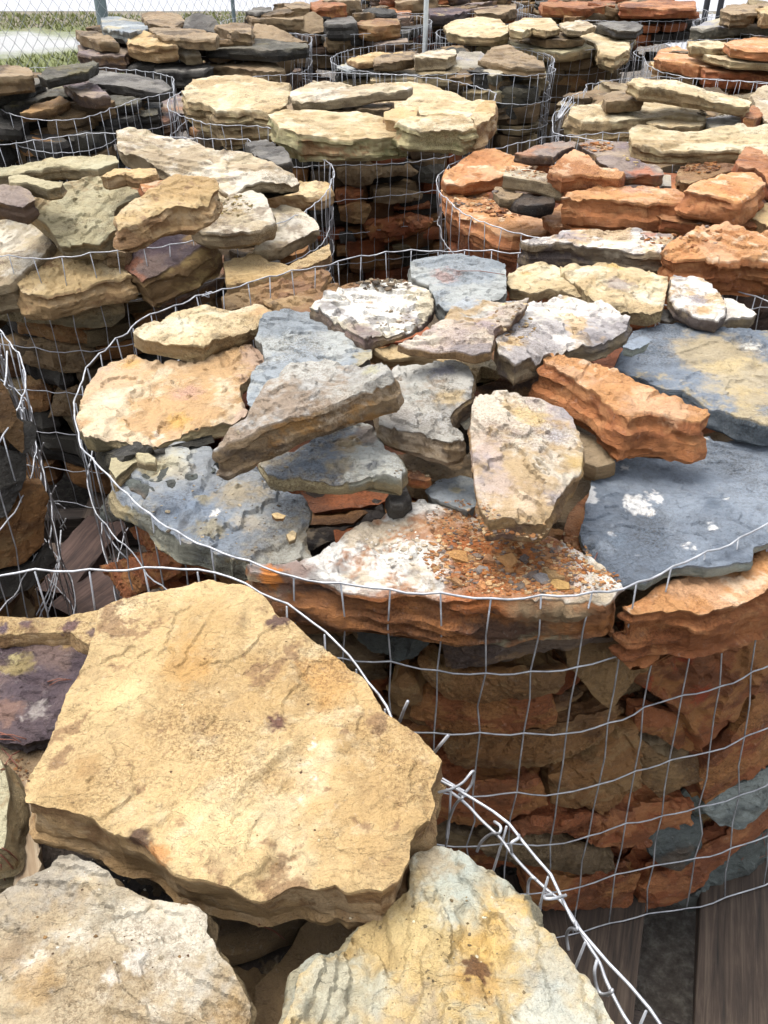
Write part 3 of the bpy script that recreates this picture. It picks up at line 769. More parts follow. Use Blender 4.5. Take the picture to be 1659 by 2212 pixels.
S('brown crumbling stone with pine needles on it under the ironstone', Z7, [(-60,760),(60,770),(170,745),(230,760),(240,860),(170,980),(100,1010),(60,960),(-60,940)], .68, .05, 'brown', grain=5.2)
S('greenish stone cut off by the left edge beside the split stake', Z7, [(-60,830),(0,850),(20,900),(36,960),(42,1010),(28,1100),(30,1170),(18,1235),(-60,1260)], .735, .06, 'olive', grain=5.2)
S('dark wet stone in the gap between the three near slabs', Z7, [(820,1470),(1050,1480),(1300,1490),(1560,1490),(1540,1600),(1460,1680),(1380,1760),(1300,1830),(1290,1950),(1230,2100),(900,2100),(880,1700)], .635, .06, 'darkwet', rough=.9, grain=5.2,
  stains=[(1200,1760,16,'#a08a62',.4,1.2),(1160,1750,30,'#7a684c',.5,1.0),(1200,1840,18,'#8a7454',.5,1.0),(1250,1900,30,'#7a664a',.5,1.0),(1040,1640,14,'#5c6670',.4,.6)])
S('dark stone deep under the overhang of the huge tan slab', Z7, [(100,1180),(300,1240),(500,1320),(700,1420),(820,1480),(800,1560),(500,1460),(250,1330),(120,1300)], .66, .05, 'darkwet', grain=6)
# --- middle basket: top
S('peach coloured slab at the left rim of the middle basket', Z5,
  [(330,405),(345,330),(365,270),(420,190),(470,160),(530,138),(575,130),(620,152),(700,165),(780,160),(850,130),(950,105),(1080,98),(1130,112),(1145,160),(1140,190),(1100,215),(1060,262),(1035,275),(1040,310),(1060,350),(1078,385),(1060,412),(1000,447),(900,462),(820,478),(720,502),(660,527),(560,517),(470,507),(400,517),(355,505),(328,440)],
  .740, .034, 'peach', slope=(.02,.02), clamp=False, rough=.9, ledge=1.8, bs=(0,-.004,0), stains=[(360,440,40,'#a8763c',.6,.6),(560,170,50,'#d0a04c',.7,.6),(760,420,50,'#cda04a',.7,.7),(480,320,60,'#dcd0b8',.7,.6),(800,300,60,'#c2998a',.7,.6),(680,480,40,'#e4ddd2',.6,.8)])
S('cream slab with an olive edge behind the peach slab at the back left rim', Z5,
  [(575,60),(610,30),(700,0),(760,-30),(880,-60),(1000,-50),(1115,-65),(1150,-45),(1180,-20),(1160,10),(1100,25),(1040,52),(960,68),(905,95),(880,112),(800,114),(720,104),(650,97),(600,85)],
  .765, .040, 'cream', slope=(0,.0), rough=.9, ledge=1.3, stains=[(760,30,60,'#c8c8b4',.7,.7),(1120,-30,40,'#c8a070',.6,.7)])
S('blue-grey slab half under the thick grey slab', None,
  [(548,720),(560,690),(580,668),(605,660),(640,660),(685,668),(735,700),(748,722),(765,740),(800,748),(805,770),(760,800),(700,850),(620,870),(560,878),(533,862),(530,840),(545,800),(572,775),(568,750)],
  .790, .045, 'bluegrey', slope=(0,.05), rough=.8, ledge=1.5)
S('layered brown shale slab along the back rim beside the white flaky one', None,
  [(565,648),(640,628),(720,612),(800,597),(880,590),(900,605),(860,622),(800,632),(720,660),(690,680),(640,670),(600,662)], .775, .03, 'rusttan', slope=(0,.03), rough=1.3, ledge=3)
S('white flaky slab with crumbs of dark shale behind the blue-grey slab', None,
  [(668,672),(720,632),(790,608),(850,592),(900,598),(938,608),(940,640),(930,668),(900,690),(860,708),(810,722),(785,738),(750,718),(715,695)], .80, .035, 'white', slope=(.02,.02), rough=1.2, ledge=2.6,
  stains=[(815,612,20,'#4a3f36',.4,1.1),(850,600,14,'#5a4a38',.4,1.0),(880,615,12,'#5a4a38',.4,1.0),(885,680,30,'#6c5a5a',.6,.8),(780,720,30,'#7a6260',.6,.8)])
S('blue-grey block at the very back of the middle basket', None,
  [(886,566),(898,552),(940,547),(1000,549),(1045,556),(1090,566),(1094,600),(1093,632),(1050,660),(1005,680),(960,668),(940,640),(925,608),(890,595)], .815, .05, 'bluegrey', slope=(0,.06), rough=.8, ledge=1.4, stains=[(960,590,22,'#b08a80',.6,1.2)])
S('grey rounded end stone under the back blue-grey block', None, [(886,575),(905,568),(928,575),(938,605),(930,640),(910,650),(890,630)], .79, .05, 'grey', rough=.8)
S('pinkish pointed slab lying over the pale ones near the back', None,
  [(862,735),(905,720),(940,700),(962,690),(975,650),(1010,628),(1060,645),(1100,645),(1142,645),(1132,668),(1100,692),(1068,706),(1064,730),(1060,752),(1030,758),(985,748),(940,750),(885,744)], .845, .026, 'pinkcream', slope=(0,.03), rough=1, ledge=2,
  stains=[(1000,640,36,'#a4abb0',.4,.5),(1030,670,30,'#aab0b2',.5,.5),(1050,700,30,'#8f7f88',.6,.7)])
S('small cream slab right of the back blue-grey block', Z4,
  [(540,680),(600,655),(680,652),(745,665),(800,700),(850,740),(880,775),(830,782),(760,770),(690,765),(640,775),(550,765),(530,730)], .80, .03, 'cream', slope=(0,.04), ledge=1.6, stains=[(610,690,26,'#c69a50',.6,.7)])
S('large white slab with lilac corner left of the orange block', None,
  [(1140,655),(1180,636),(1240,630),(1300,642),(1330,665),(1363,680),(1352,712),(1300,732),(1245,742),(1200,760),(1150,775),(1110,790),(1078,772),(1070,745),(1078,705),(1110,690),(1135,672)], .825, .05, 'whitepurple', slope=(.0,.04), rough=1.1, ledge=1.8,
  stains=[(1330,690,36,'#7b7678',.6,.6),(1290,725,34,'#6c676a',.6,.6),(1100,750,24,'#c8a050',.6,.7),(1200,680,40,'#dcd4bc',.8,.7)])
S('broad cream slab with a purple spot at the back of the middle basket', Z4,
  [(760,660),(800,650),(850,650),(980,640),(1080,660),(1180,688),(1230,700),(1228,740),(1215,790),(1205,850),(1150,868),(1080,855),(1000,845),(920,838),(880,790),(830,740),(775,695)], .805, .032, 'cream', slope=(0,.05), rough=.9, ledge=1.4,
  stains=[(1020,738,60,'#7c727a',.5,.5),(860,700,50,'#d8cdb4',.6,.7),(1000,655,36,'#c8a458',.6,.7),(900,790,50,'#c2ae84',.8,.6),(1150,790,60,'#d8d2c0',.7,.7)])
S('broken white slab right of the crack at the back of the middle basket', Z4,
  [(1238,702),(1320,692),(1400,715),(1450,778),(1475,830),(1468,870),(1445,895),(1360,880),(1265,838),(1240,790)], .80, .035, 'whitepurple', slope=(0,.05), ledge=1.5, stains=[(1360,800,40,'#8c8690',.6,.7),(1390,860,36,'#b58a50',.6,.7)])
S('thin grey-white wedge at the back right rim', Z4, [(1468,800),(1500,800),(1550,825),(1612,872),(1590,885),(1500,888),(1455,905),(1475,860)], .785, .03, 'whitepurple', slope=(0,.04), ledge=1.4)
S('small grey chunk wedged under the cracked white slabs', Z4, [(1205,850),(1260,850),(1290,880),(1230,905),(1190,890)], .765, .04, 'grey')
S('big dark blue slab with a tan stain at the right edge', Z6,
  [(1020,150),(1040,100),(1070,45),(1130,30),(1200,10),(1290,-5),(1400,8),(1500,30),(1659,32),(1900,50),(1980,200),(1900,380),(1780,430),(1659,452),(1560,430),(1500,400),(1420,372),(1340,330),(1300,302),(1220,300),(1130,262),(1080,232),(1020,210),(1000,185)], .770, .050, 'slatetan', slope=(.02,.05), clamp=False, rough=.9, ledge=.9,
  stains=[(1450,130,190,'#bda674',.5,.5),(1560,240,170,'#c2ac7c',.5,.5),(1600,330,90,'#bda674',.5,.6),(1600,100,40,'#e4e0d4',.5,.8)])
S('small dark blue flake lying on the tan stained slab', Z6, [(1030,125),(1060,90),(1120,75),(1155,90),(1130,115),(1080,135)], .815, .018, 'slate')
S('bright orange sandstone block in the middle basket', Z6,
  [(690,165),(720,152),(780,152),(850,170),(920,178),(990,200),(1050,240),(1120,270),(1200,310),(1260,325),(1330,365),(1395,392),(1407,415),(1370,435),(1280,422),(1180,408),(1110,405),(1065,420),(1000,378),(930,320),(850,270),(770,228),(700,190)], .805, .082, 'orange', slope=(-.06,.10), rough=1.1, ledge=1.0, bs=(-.012,-.035,0),
  stains=[(1130,330,60,'#deb894',.7,.7),(1250,400,50,'#d8ae88',.7,.7),(1100,500,60,'#9c4a20',.7,.6)])
S('upright pale tooth-shaped slab with lilac and yellow stains', Z6,
  [(385,345),(450,325),(560,320),(640,328),(705,342),(770,370),(820,415),(838,470),(855,530),(862,600),(850,655),(805,690),(780,740),(745,800),(715,848),(690,862),(600,852),(520,842),(455,850),(430,820),(400,740),(388,650),(380,560),(375,450)], .800, .050, 'pinkcream', slope=(0,.10), rough=.9, ledge=2.2, bs=(0,-.012,0),
  stains=[(780,390,60,'#8c8a90',.6,.6),(830,620,50,'#b5985a',.6,.6),(640,420,70,'#cdb06a',.7,.7),(480,700,80,'#b2a29c',.7,.7),(740,500,60,'#a4a1a6',.7,.7),(560,900,60,'#5a403c',.6,.5),(450,580,70,'#bfaea8',.7,.7),(600,780,60,'#d0bca4',.7,.7)])
S('grey slab with a yellowish corner left of the tooth-shaped slab', Z6,
  [(-45,340),(-20,290),(20,255),(30,210),(60,185),(130,172),(200,165),(300,180),(365,208),(392,262),(380,330),(330,362),(300,390),(285,425),(325,470),(345,515),(280,522),(200,495),(110,482),(30,470),(-20,440)], .800, .050, 'grey', slope=(0,.05), rough=1, ledge=2, bs=(0,-.006,0),
  stains=[(250,230,60,'#8f8d94',.4,.5),(290,340,60,'#b5985c',.6,.6),(120,300,80,'#b3b5ae',.8,.7),(60,420,80,'#8f8880',.8,.6)])
S('thin tan ledge stone below the pointed pinkish slab', Z6, [(-60,130),(20,105),(130,110),(300,130),(440,150),(510,190),(500,215),(420,200),(400,240),(340,200),(250,170),(120,160),(0,165)], .775, .035, 'cream', slope=(0,.03), ledge=1.5)
S('dark purple lump under the white slab beside the orange block', Z6, [(440,190),(540,170),(640,180),(690,200),(640,240),(560,255),(430,250),(400,230)], .755, .05, 'purpletan')
S('thick grey slab with a rusty broken edge on top of the heap', Z5,
  [(915,545),(950,510),(990,462),(1060,418),(1095,370),(1140,300),(1195,240),(1250,190),(1300,170),(1400,165),(1500,180),(1590,190),(1659,205),(1700,235),(1690,262),(1640,275),(1540,320),(1450,365),(1350,400),(1260,425),(1180,455),(1110,480),(1050,505),(980,530),(930,552)], .850, .056, 'grey', slope=(.08,.10), rough=1.0, ledge=1.5, bs=(.01,-.012,0),
  stains=[(1110,560,60,'#8c4c22',.5,.6),(1380,480,60,'#a8742c',.6,.8),(1600,225,36,'#b5b08c',.6,.7),(1480,330,50,'#b5b0a4',.8,.7)])
S('flat grey-green slab under the thick rusty edged one', Z5,
  [(1110,600),(1180,570),(1260,560),(1340,520),(1420,475),(1500,445),(1590,450),(1640,490),(1670,560),(1730,600),(1750,650),(1730,700),(1659,680),(1600,670),(1520,690),(1440,705),(1380,700),(1300,685),(1220,690),(1165,685),(1130,640)], .775, .035, 'bluegreytan', slope=(.02,.06), rough=1.1, ledge=2, stains=[(1580,500,60,'#6a4c34',.6,.8),(1500,540,60,'#a98a4c',.7,.8),(1540,740,50,'#8a6a3c',.6,.6)])
S('large blue-grey slab with olive and white stains at the front left rim', Z5,
  [(480,705),(520,655),(600,600),(680,572),(760,532),(850,518),(910,538),(925,590),(950,640),(1050,620),(1110,640),(1165,692),(1250,740),(1310,758),(1348,810),(1322,880),(1338,980),(1250,1008),(1170,1015),(1100,1030),(1000,1025),(900,985),(800,955),(700,895),(640,830),(560,780),(500,740)], .722, .048, 'bluegreytan', slope=(0,.02), clamp=False, rough=1, ledge=2, bs=(-.008,-.012,0),
  stains=[(820,780,120,'#6c7a8c',.6,.5),(940,930,100,'#74808e',.6,.5),(1080,870,60,'#b5a890',.6,.8),(930,840,24,'#e8e4dc',.4,.8),(900,900,60,'#a5966a',.6,.7),(880,770,40,'#a5966a',.7,.7),(700,620,90,'#bcb088',.7,.6),(1040,760,90,'#a08c62',.7,.7),(780,650,60,'#a59c88',.7,.6)])
S('small olive chip resting on the large blue-grey slab', Z5, [(590,580),(640,582),(672,600),(668,622),(630,622),(600,605)], .775, .018, 'olive')
S('tiny tan chip lying on the large blue-grey slab', Z5, [(1172,842),(1200,835),(1235,848),(1225,862),(1190,862)], .776, .008, 'tan')
S('tiny white chip on the front corner of the large blue-grey slab', Z5, [(1238,930),(1265,915),(1280,925),(1275,950),(1250,960)], .772, .008, 'cream')
S('small tan stone peeking out under the peach slab', Z5, [(480,600),(560,590),(640,580),(560,640),(500,690),(470,650)], .745, .04, 'olive')
S('orange chip-strewn slab with a chalk white corner at the front rim', None,
  [(537,1222),(600,1217),(680,1190),(712,1160),(745,1132),(800,1102),(850,1088),(885,1074),(915,1072),(1000,1092),(1080,1128),(1190,1150),(1250,1190),(1310,1235),(1352,1268),(1320,1290),(1200,1288),(1100,1292),(1000,1292),(900,1284),(800,1272),(720,1262),(640,1246),(580,1246),(545,1242)], .722, .088, 'whiterust', slope=(0,0), clamp=False, rough=1.0, ledge=1.6, bs=(.008,-.014,0),
  stains=[(1090,1205,128,'#b06a34',.35,.45),(1000,1160,60,'#a86030',.5,.6),(960,1120,40,'#a87848',.6,.7),(1190,1250,60,'#b27040',.5,.5),(620,1225,60,'#8f6f60',.5,.7),(590,1240,26,'#c87a2c',.4,.6),(1330,1260,30,'#e8e4de',.6,.6),(930,1095,30,'#f0ece4',.6,.6),(830,1320,70,'#8a4a22',.6,.6),(1000,1330,60,'#94501f',.6,.6),(1200,1330,80,'#8c8468',.7,.6),(1300,1340,50,'#6c6250',.7,.6)])
S('dark blue slate slab with white scuffs at the right of the front rim', Z6,
  [(905,612),(990,602),(1030,572),(1110,542),(1200,512),(1280,497),(1350,507),(1410,502),(1430,530),(1500,522),(1600,525),(1659,530),(1850,560),(1960,700),(1960,860),(1800,910),(1659,965),(1600,985),(1590,1052),(1500,1068),(1400,1080),(1300,1075),(1220,1080),(1180,1110),(1140,1142),(1060,1132),(1005,1142),(962,1082),(902,1040),(870,1000),(850,920),(870,830),(890,740),(908,680)], .718, .020, 'slate', slope=(.02,.03), clamp=False, rough=1.0, ledge=1.1,
  stains=[(1090,800,44,'#e4e2de',.35,.9),(1170,770,30,'#dcdad6',.4,1.0),(1150,830,22,'#e4e2de',.4,.9),(1420,903,20,'#eceae6',.3,.5),(1320,995,24,'#dcdad6',.4,.9),(1290,540,16,'#dcdad6',.4,.9),(980,930,14,'#dcdad6',.4,.9),(1430,800,60,'#4e5a68',.7,.6),(1040,640,20,'#dcdad6',.4,1.0),(1000,945,40,'#6f7c8a',.7,.6),(1480,780,12,'#dcdad6',.4,1.0)])
S('orange block under the slate slab at the right of the front rim', Z8,
  [(1030,190),(1110,150),(1200,90),(1350,40),(1500,-10),(1659,-80),(1900,-160),(1980,-20),(1900,60),(1720,100),(1600,150),(1480,200),(1380,215),(1285,200),(1160,205),(1080,215)], .695, .125, 'orange', slope=(0,-.02), clamp=False, rough=1, ledge=1)
S('reddish stone deep in the hole beside the tooth-shaped slab', Z6, [(780,900),(800,840),(850,790),(900,740),(920,800),(900,980),(880,1050),(820,1010),(780,960)], .70, .08, 'orangedark')
S('brown ledge in the shaded gap above the tooth-shaped slab', Z6, [(840,490),(900,500),(980,560),(1000,620),(920,640),(870,620)], .745, .04, 'brown')
S('grey-blue stone low in the gap left of the tooth-shaped slab', Z6, [(190,720),(240,690),(330,680),(385,690),(400,800),(360,830),(280,800),(200,770),(180,740)], .725, .05, 'bluegrey', stains=[(310,740,24,'#c0b080',.6,.8)])
S('thin brown flake in the shaded gap under the grey slab', Z6, [(80,650),(150,655),(205,690),(180,705),(120,690),(85,672)], .745, .02, 'rust')
S('dark rounded stone in the gap at the centre of the heap', Z6, [(20,760),(50,720),(95,725),(110,770),(80,800),(30,800)], .735, .04, 'darkgrey')
S('dark shale block behind the tooth-shaped slab', Z6, [(300,385),(330,365),(380,360),(385,470),(350,480),(310,430)], .775, .06, 'darkolive')
S('brown earth-stained stone filling the gap at the heap centre', Z6, [(60,580),(200,600),(300,640),(380,620),(380,700),(240,700),(130,690),(60,640)], .72, .05, 'brown')
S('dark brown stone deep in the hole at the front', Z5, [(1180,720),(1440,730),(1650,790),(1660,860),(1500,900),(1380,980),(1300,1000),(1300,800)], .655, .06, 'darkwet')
# --- middle basket: the side seen through the wire
W('B', 'dark green-grey stone under the left end of the chip-strewn slab', Z8, [(-160,270),(-40,262),(60,268),(160,268),(235,312),(195,400),(120,468),(50,470),(-60,440),(-150,390)], 'greyfront')
W('B', 'purple brown flaky stone just below the chip-strewn slab', Z8, [(232,385),(330,325),(470,325),(620,335),(800,355),(1000,372),(1085,385),(1000,410),(880,420),(740,440),(620,470),(480,498),(350,505),(250,508),(242,450)], 'purpletan', inset=.015)
W('B', 'long shaded brown stone in the second course of the middle basket', Z8, [(130,462),(240,500),(350,512),(560,500),(700,478),(812,462),(800,530),(760,580),(650,606),(480,620),(350,622),(260,596),(180,540)], 'rusttan', inset=.035)
W('B', 'angular ochre block jutting against the wire at the centre of the side', Z8, [(822,455),(900,430),(1090,410),(1170,430),(1185,490),(1110,550),(990,655),(955,640),(880,570),(820,515)], 'ochre', inset=.012, lean=.5)
W('B', 'wide rust stone left in the third course of the middle basket', Z8, [(170,612),(350,628),(650,608),(745,602),(790,700),(780,752),(600,782),(400,782),(200,765),(90,700),(110,630)], 'rust', inset=.04)
W('B', 'broad brown slab halfway down the side of the middle basket', Z8, [(240,790),(400,785),(600,788),(800,762),(1030,690),(1105,690),(1050,780),(960,850),(850,900),(700,950),(500,962),(300,952),(240,880)], 'rusttan', inset=.03)
W('B', 'dark stone beside the black hole in the side of the middle basket', Z8, [(1130,680),(1200,668),(1350,700),(1400,850),(1310,842),(1220,790),(1130,770)], 'rust', inset=.05)
W('B', 'very large rust orange stone high on the right of the side', Z8, [(1120,395),(1290,345),(1440,290),(1659,215),(1760,180),(1760,500),(1659,600),(1550,740),(1420,858),(1340,700),(1240,630),(1150,590),(1115,560),(1190,470)], 'rust', inset=.02, ledge=1.6, t=.1, stains=[(1300,420,50,'#a83a1c',.5,.9),(1150,530,36,'#a83a1c',.5,.8),(1370,560,44,'#a8401f',.6,.8)])
W('B', 'golden brown angular stone right of the black hole', Z8, [(1160,805),(1240,885),(1330,905),(1450,880),(1432,985),(1320,998),(1220,1050),(1160,1000)], 'ochre', inset=.025, lean=.3)
W('B', 'tapering brown stone left of the golden angular one', Z8, [(720,965),(850,930),(960,865),(1060,790),(1150,760),(1158,900),(1145,1000),(1050,1075),(1000,1098),(850,1105),(730,1085)], 'rusttan', inset=.03)
W('B', 'reddish long stone left in the fifth course, behind the bent wire ends', Z8, [(180,1000),(330,992),(500,985),(700,968),(740,1085),(600,1115),(500,1165),(350,1155),(190,1120)], 'rust', inset=.03)
W('B', 'orange brown layered stone in the lower part of the side', Z8, [(500,1170),(620,1125),(870,1110),(1010,1108),(1200,1095),(1385,1060),(1370,1140),(1215,1190),(1165,1245),(1050,1268),(900,1245),(700,1210),(570,1195)], 'orangedark', inset=.025, ledge=2.5)
W('B', 'grey-brown flat stone near the bottom of the side', Z8, [(400,1250),(560,1215),(700,1220),(880,1258),(1020,1290),(1020,1350),(900,1368),(700,1342),(460,1312)], 'brown', inset=.02)
W('B', 'green-grey boulder behind the lower right wires', Z8, [(1172,1240),(1230,1185),(1340,1155),(1435,1150),(1400,1240),(1362,1308),(1285,1348),(1210,1332),(1172,1290)], 'greyfront', inset=.010, lean=.3)
W('B', 'rust orange stone at the right edge in the middle of the side', Z8, [(1420,885),(1550,760),(1659,640),(1760,560),(1760,880),(1659,905),(1500,1010),(1410,1075),(1385,990)], 'rust', inset=.02)
W('B', 'blue-green streaked stone sloping down from the right edge', Z8, [(1395,1085),(1500,1010),(1659,915),(1760,870),(1760,1000),(1640,1090),(1540,1155),(1440,1140)], 'slate', inset=.02)
W('B', 'orange stone sloping across the lower right of the side', Z8, [(1120,1430),(1260,1362),(1390,1280),(1540,1170),(1659,1100),(1740,1050),(1740,1150),(1560,1260),(1440,1350),(1350,1460),(1250,1498),(1120,1545)], 'orangedark', inset=.02)
W('B', 'blue-grey speckled stone at the foot of the right side', Z8, [(1390,1440),(1450,1350),(1560,1270),(1740,1150),(1740,1260),(1560,1420),(1400,1520),(1330,1540),(1290,1500)], 'greyfront', inset=.02)
W('B', 'lowest rust stone at the bottom of the middle basket', Z8, [(620,1385),(900,1385),(1150,1375),(1130,1440),(1090,1540),(900,1545),(700,1540),(620,1480)], 'rust', inset=.03)
W('B', 'small ochre stone in the dark at the left of the side', Z8, [(0,560),(90,490),(130,520),(170,590),(160,630),(60,620)], 'rusttan', inset=.06)
W('B', 'grey stone poking out between the wires at the left side of the middle basket', ZL, [(720,1240),(820,1235),(950,1370),(945,1490),(800,1508),(705,1508),(700,1400)], 'greyfront', inset=-.01)
W('B', 'long rusty stone under the large blue-grey slab', ZL, [(860,1560),(1000,1490),(1200,1500),(1382,1660),(1500,1780),(1450,1960),(1250,1962),(1120,1800),(920,1650)], 'rust', inset=.03)
W('B', 'rusty block low at the left of the middle basket with pine needles on it', ZL, [(790,1805),(880,1780),(1050,1765),(1170,1830),(1185,1960),(1050,2010),(960,2060),(900,1985),(830,1900)], 'rust', inset=-.01, lean=.5)
W('B', 'olive stone shaded under the peach slab', ZL, [(560,900),(700,980),(830,1040),(850,1130),(760,1180),(650,1050),(560,960)], 'darkolive', inset=.03)
# --- basket at the left edge with cut ends
W('E', 'ochre stone against the mesh at the left edge', ZL, [(-60,430),(0,450),(60,520),(120,680),(128,740),(50,848),(-60,830)], 'ochre', inset=.02)
W('E', 'yellow pointed stone behind the wire bundle', ZL, [(20,860),(60,800),(130,735),(172,765),(178,960),(160,988),(90,930)], 'ochre', inset=.0)
W('E', 'grey angular stone poking out behind the wire bundle', ZL, [(180,750),(272,790),(265,900),(205,990),(150,1000),(172,850)], 'darkgrey', inset=-.02)
W('E', 'dark grey stone at the left edge below the yellow pointed one', ZL, [(-60,900),(60,960),(200,1000),(195,1150),(130,1310),(60,1450),(-60,1500)], 'darkgrey', inset=.04)
W('E', 'large brown stone with a broken face behind the cut wires', ZL, [(150,1212),(320,1222),(362,1320),(330,1500),(338,1650),(170,1815),(-60,1860),(-60,1520),(80,1430),(138,1340)], 'rusttan', inset=.0)
W('E', 'dark sloping stone at the foot of the left edge basket', ZL, [(-60,1900),(150,1840),(270,1790),(360,1650),(425,1800),(390,1860),(200,2000),(40,2060),(-60,2080)], 'darkgrey', inset=.0)
# --- basket at the middle left
S('long flat grey-tan slab at the back of the middle left basket', Z3,
  [(505,75),(560,62),(680,62),(760,92),(870,127),(930,165),(1040,170),(1140,200),(1220,232),(1288,265),(1295,288),(1220,292),(1130,290),(1060,305),(1020,335),(985,350),(948,312),(900,280),(820,262),(740,262),(690,235),(600,205),(540,190),(510,175)], .870, .05, 'buff', slope=(-.02,.10), rough=1.1, ledge=2)
S('flat olive slab with a dark broken edge at the back left', Z3, [(-80,240),(0,235),(100,225),(200,197),(330,190),(430,180),(500,185),(512,208),(460,225),(420,240),(350,232),(260,225),(180,238),(100,255),(-80,275)], .835, .05, 'olive', slope=(0,.08), bs=(0,-.01,0))
S('narrow tan stone in front of the flat olive slab', Z3, [(35,278),(80,265),(180,288),(270,298),(260,318),(200,325),(120,305),(42,300)], .845, .04, 'olive', slope=(0,.08))
S('small orange-tan stone below the long grey-tan slab', Z3, [(430,278),(500,242),(590,235),(670,232),(680,262),(610,278),(540,262),(460,285)], .850, .04, 'tan', slope=(0,.08))
S('big smooth olive-grey block leaning in the middle left basket', Z3,
  [(88,402),(160,365),(250,315),(330,290),(480,270),(560,308),(628,342),(580,370),(500,405),(492,440),(500,500),(430,565),(330,560),(250,550),(232,520),(195,470)], .850, .09, 'olive', slope=(.0,.42), rough=.8, ledge=2)
S('rough tan-brown block in the middle of the middle left basket', Z3, [(487,435),(560,385),(620,345),(690,300),(750,265),(850,268),(930,278),(946,320),(900,365),(820,398),(760,395),(700,412),(630,450),(560,480),(510,490)], .865, .08, 'tan', slope=(0,.14), bs=(0,-.02,0), rough=1.3, ledge=1.5)
S('purple and ochre block leaning diagonally against the front wires', Z3, [(500,612),(600,510),(700,450),(760,420),(822,462),(905,520),(880,570),(800,620),(700,680),(610,722),(570,695),(530,660)], .715, .10, 'purplerust', clamp=False, slope=(.1,.30), rough=.9, bs=(.02,-.03,0), stains=[(700,580,60,'#5a4a54',.6,.7),(775,490,34,'#a0522c',.5,.7),(850,540,50,'#a5823f',.6,.6)])
S('grey-brown lower stone behind the wires beside the diagonal block', Z3, [(740,755),(830,700),(930,640),(968,620),(965,700),(900,745),(800,800),(700,830),(650,815)], .665, .06, 'purpletan', slope=(0,.2))
S('buff block with crumbs on it in the middle left basket', Z3, [(830,485),(890,435),(950,390),(1000,352),(1090,328),(1140,348),(1168,410),(1188,465),(1120,500),(1050,512),(960,520),(890,512)], .775, .055, 'buff', clamp=False, slope=(0,.20), bs=(0,-.012,0), stains=[(1020,430,30,'#9a8048',.6,1.1)])
S('flat tan slab at the right end of the middle left basket', Z3, [(1055,322),(1090,292),(1200,284),(1340,290),(1420,298),(1432,330),(1370,355),(1270,352),(1160,350),(1100,338)], .765, .06, 'tan', slope=(0,.05), bs=(.012,-.006,0))
S('grey-tan block against the front right wires of the middle left basket', Z3, [(1165,405),(1225,395),(1300,420),(1372,475),(1378,500),(1300,530),(1230,570),(1150,592),(1090,590),(1110,550),(1185,500),(1192,455)], .720, .055, 'buff', clamp=False, slope=(-.05,.20), stains=[(1250,470,50,'#a3a09a',.7,.7)])
S('tan block at the front left behind the wires', Z3, [(68,722),(120,665),(200,610),(260,570),(330,548),(400,548),(430,590),(520,640),(565,690),(500,705),(420,720),(300,760),(200,790),(120,785),(80,760)], .69, .09, 'tan', clamp=False, slope=(.02,.25), bs=(.0,-.03,0), rough=1.2, ledge=1.5)
S('speckled grey-olive block cut off by the left edge', Z3, [(-80,400),(60,395),(140,430),(200,510),(217,570),(170,640),(100,690),(40,740),(-80,770)], .715, .10, 'buff', clamp=False, slope=(.05,.25))
S('rounded purplish tan stone at the left edge above the speckled block', Z3, [(-80,305),(0,305),(70,312),(130,340),(152,370),(90,400),(0,392),(-80,390)], .845, .06, 'purpletan', slope=(0,.15))
S('low tan slab behind the wires at the right of the middle left basket', Z3, [(965,640),(1100,600),(1160,640),(1250,655),(1330,610),(1420,560),(1432,600),(1380,640),(1250,690),(1100,730),(980,730)], .690, .05, 'tan', slope=(0,.1))
S('layered brown slab low at the right front of the middle left basket', Z3, [(950,770),(1100,740),(1250,700),(1380,650),(1430,690),(1380,750),(1250,790),(1100,820),(980,840)], .68, .05, 'rusttan', ledge=3)
S('small brown stone between the big blocks of the middle left basket', Z3, [(420,565),(500,500),(560,560),(540,600),(450,600)], .76, .06, 'brown')
S('orange stone showing in the gap behind the rough tan-brown block', Z3, [(600,300),(660,288),(740,290),(680,330),(620,340)], .835, .04, 'orange')
S('cream corner stone behind the block with crumbs', Z3, [(940,345),(990,340),(1000,370),(930,410),(900,420)], .83, .05, 'cream')
S('grey stone under the rear wires of the middle left basket', Z3, [(1060,125),(1150,115),(1230,150),(1260,205),(1200,215),(1100,180)], .76, .05, 'darkgrey')
W('C', 'long olive stone just under the tan block at the front left', Z3, [(-60,810),(120,840),(300,850),(540,812),(552,880),(490,925),(200,915),(-60,895)], 'olive', inset=.01)
W('C', 'flat dark brown stone in the second course of the middle left basket', Z5, [(30,35),(150,22),(300,40),(470,50),(540,60),(440,125),(200,110),(40,85)], 'rusttan')
W('C', 'brown stone in the third course of the middle left basket', Z5, [(40,135),(200,118),(400,145),(425,185),(360,250),(200,245),(60,215)], 'brown')
W('C', 'rounded brown stone in the fourth course, left', Z5, [(70,290),(160,275),(215,330),(205,400),(130,420),(60,360)], 'rusttan', inset=.05)
W('C', 'rounded brown stone in the fourth course, beside the rim of the middle basket', Z5, [(225,330),(320,300),(400,330),(390,400),(310,430),(200,430)], 'brown', inset=.05)
W('C', 'brown stone behind the wires under the grey-tan block', Z3, [(580,890),(700,850),(880,800),(900,860),(760,930),(600,960)], 'rusttan', inset=.05)
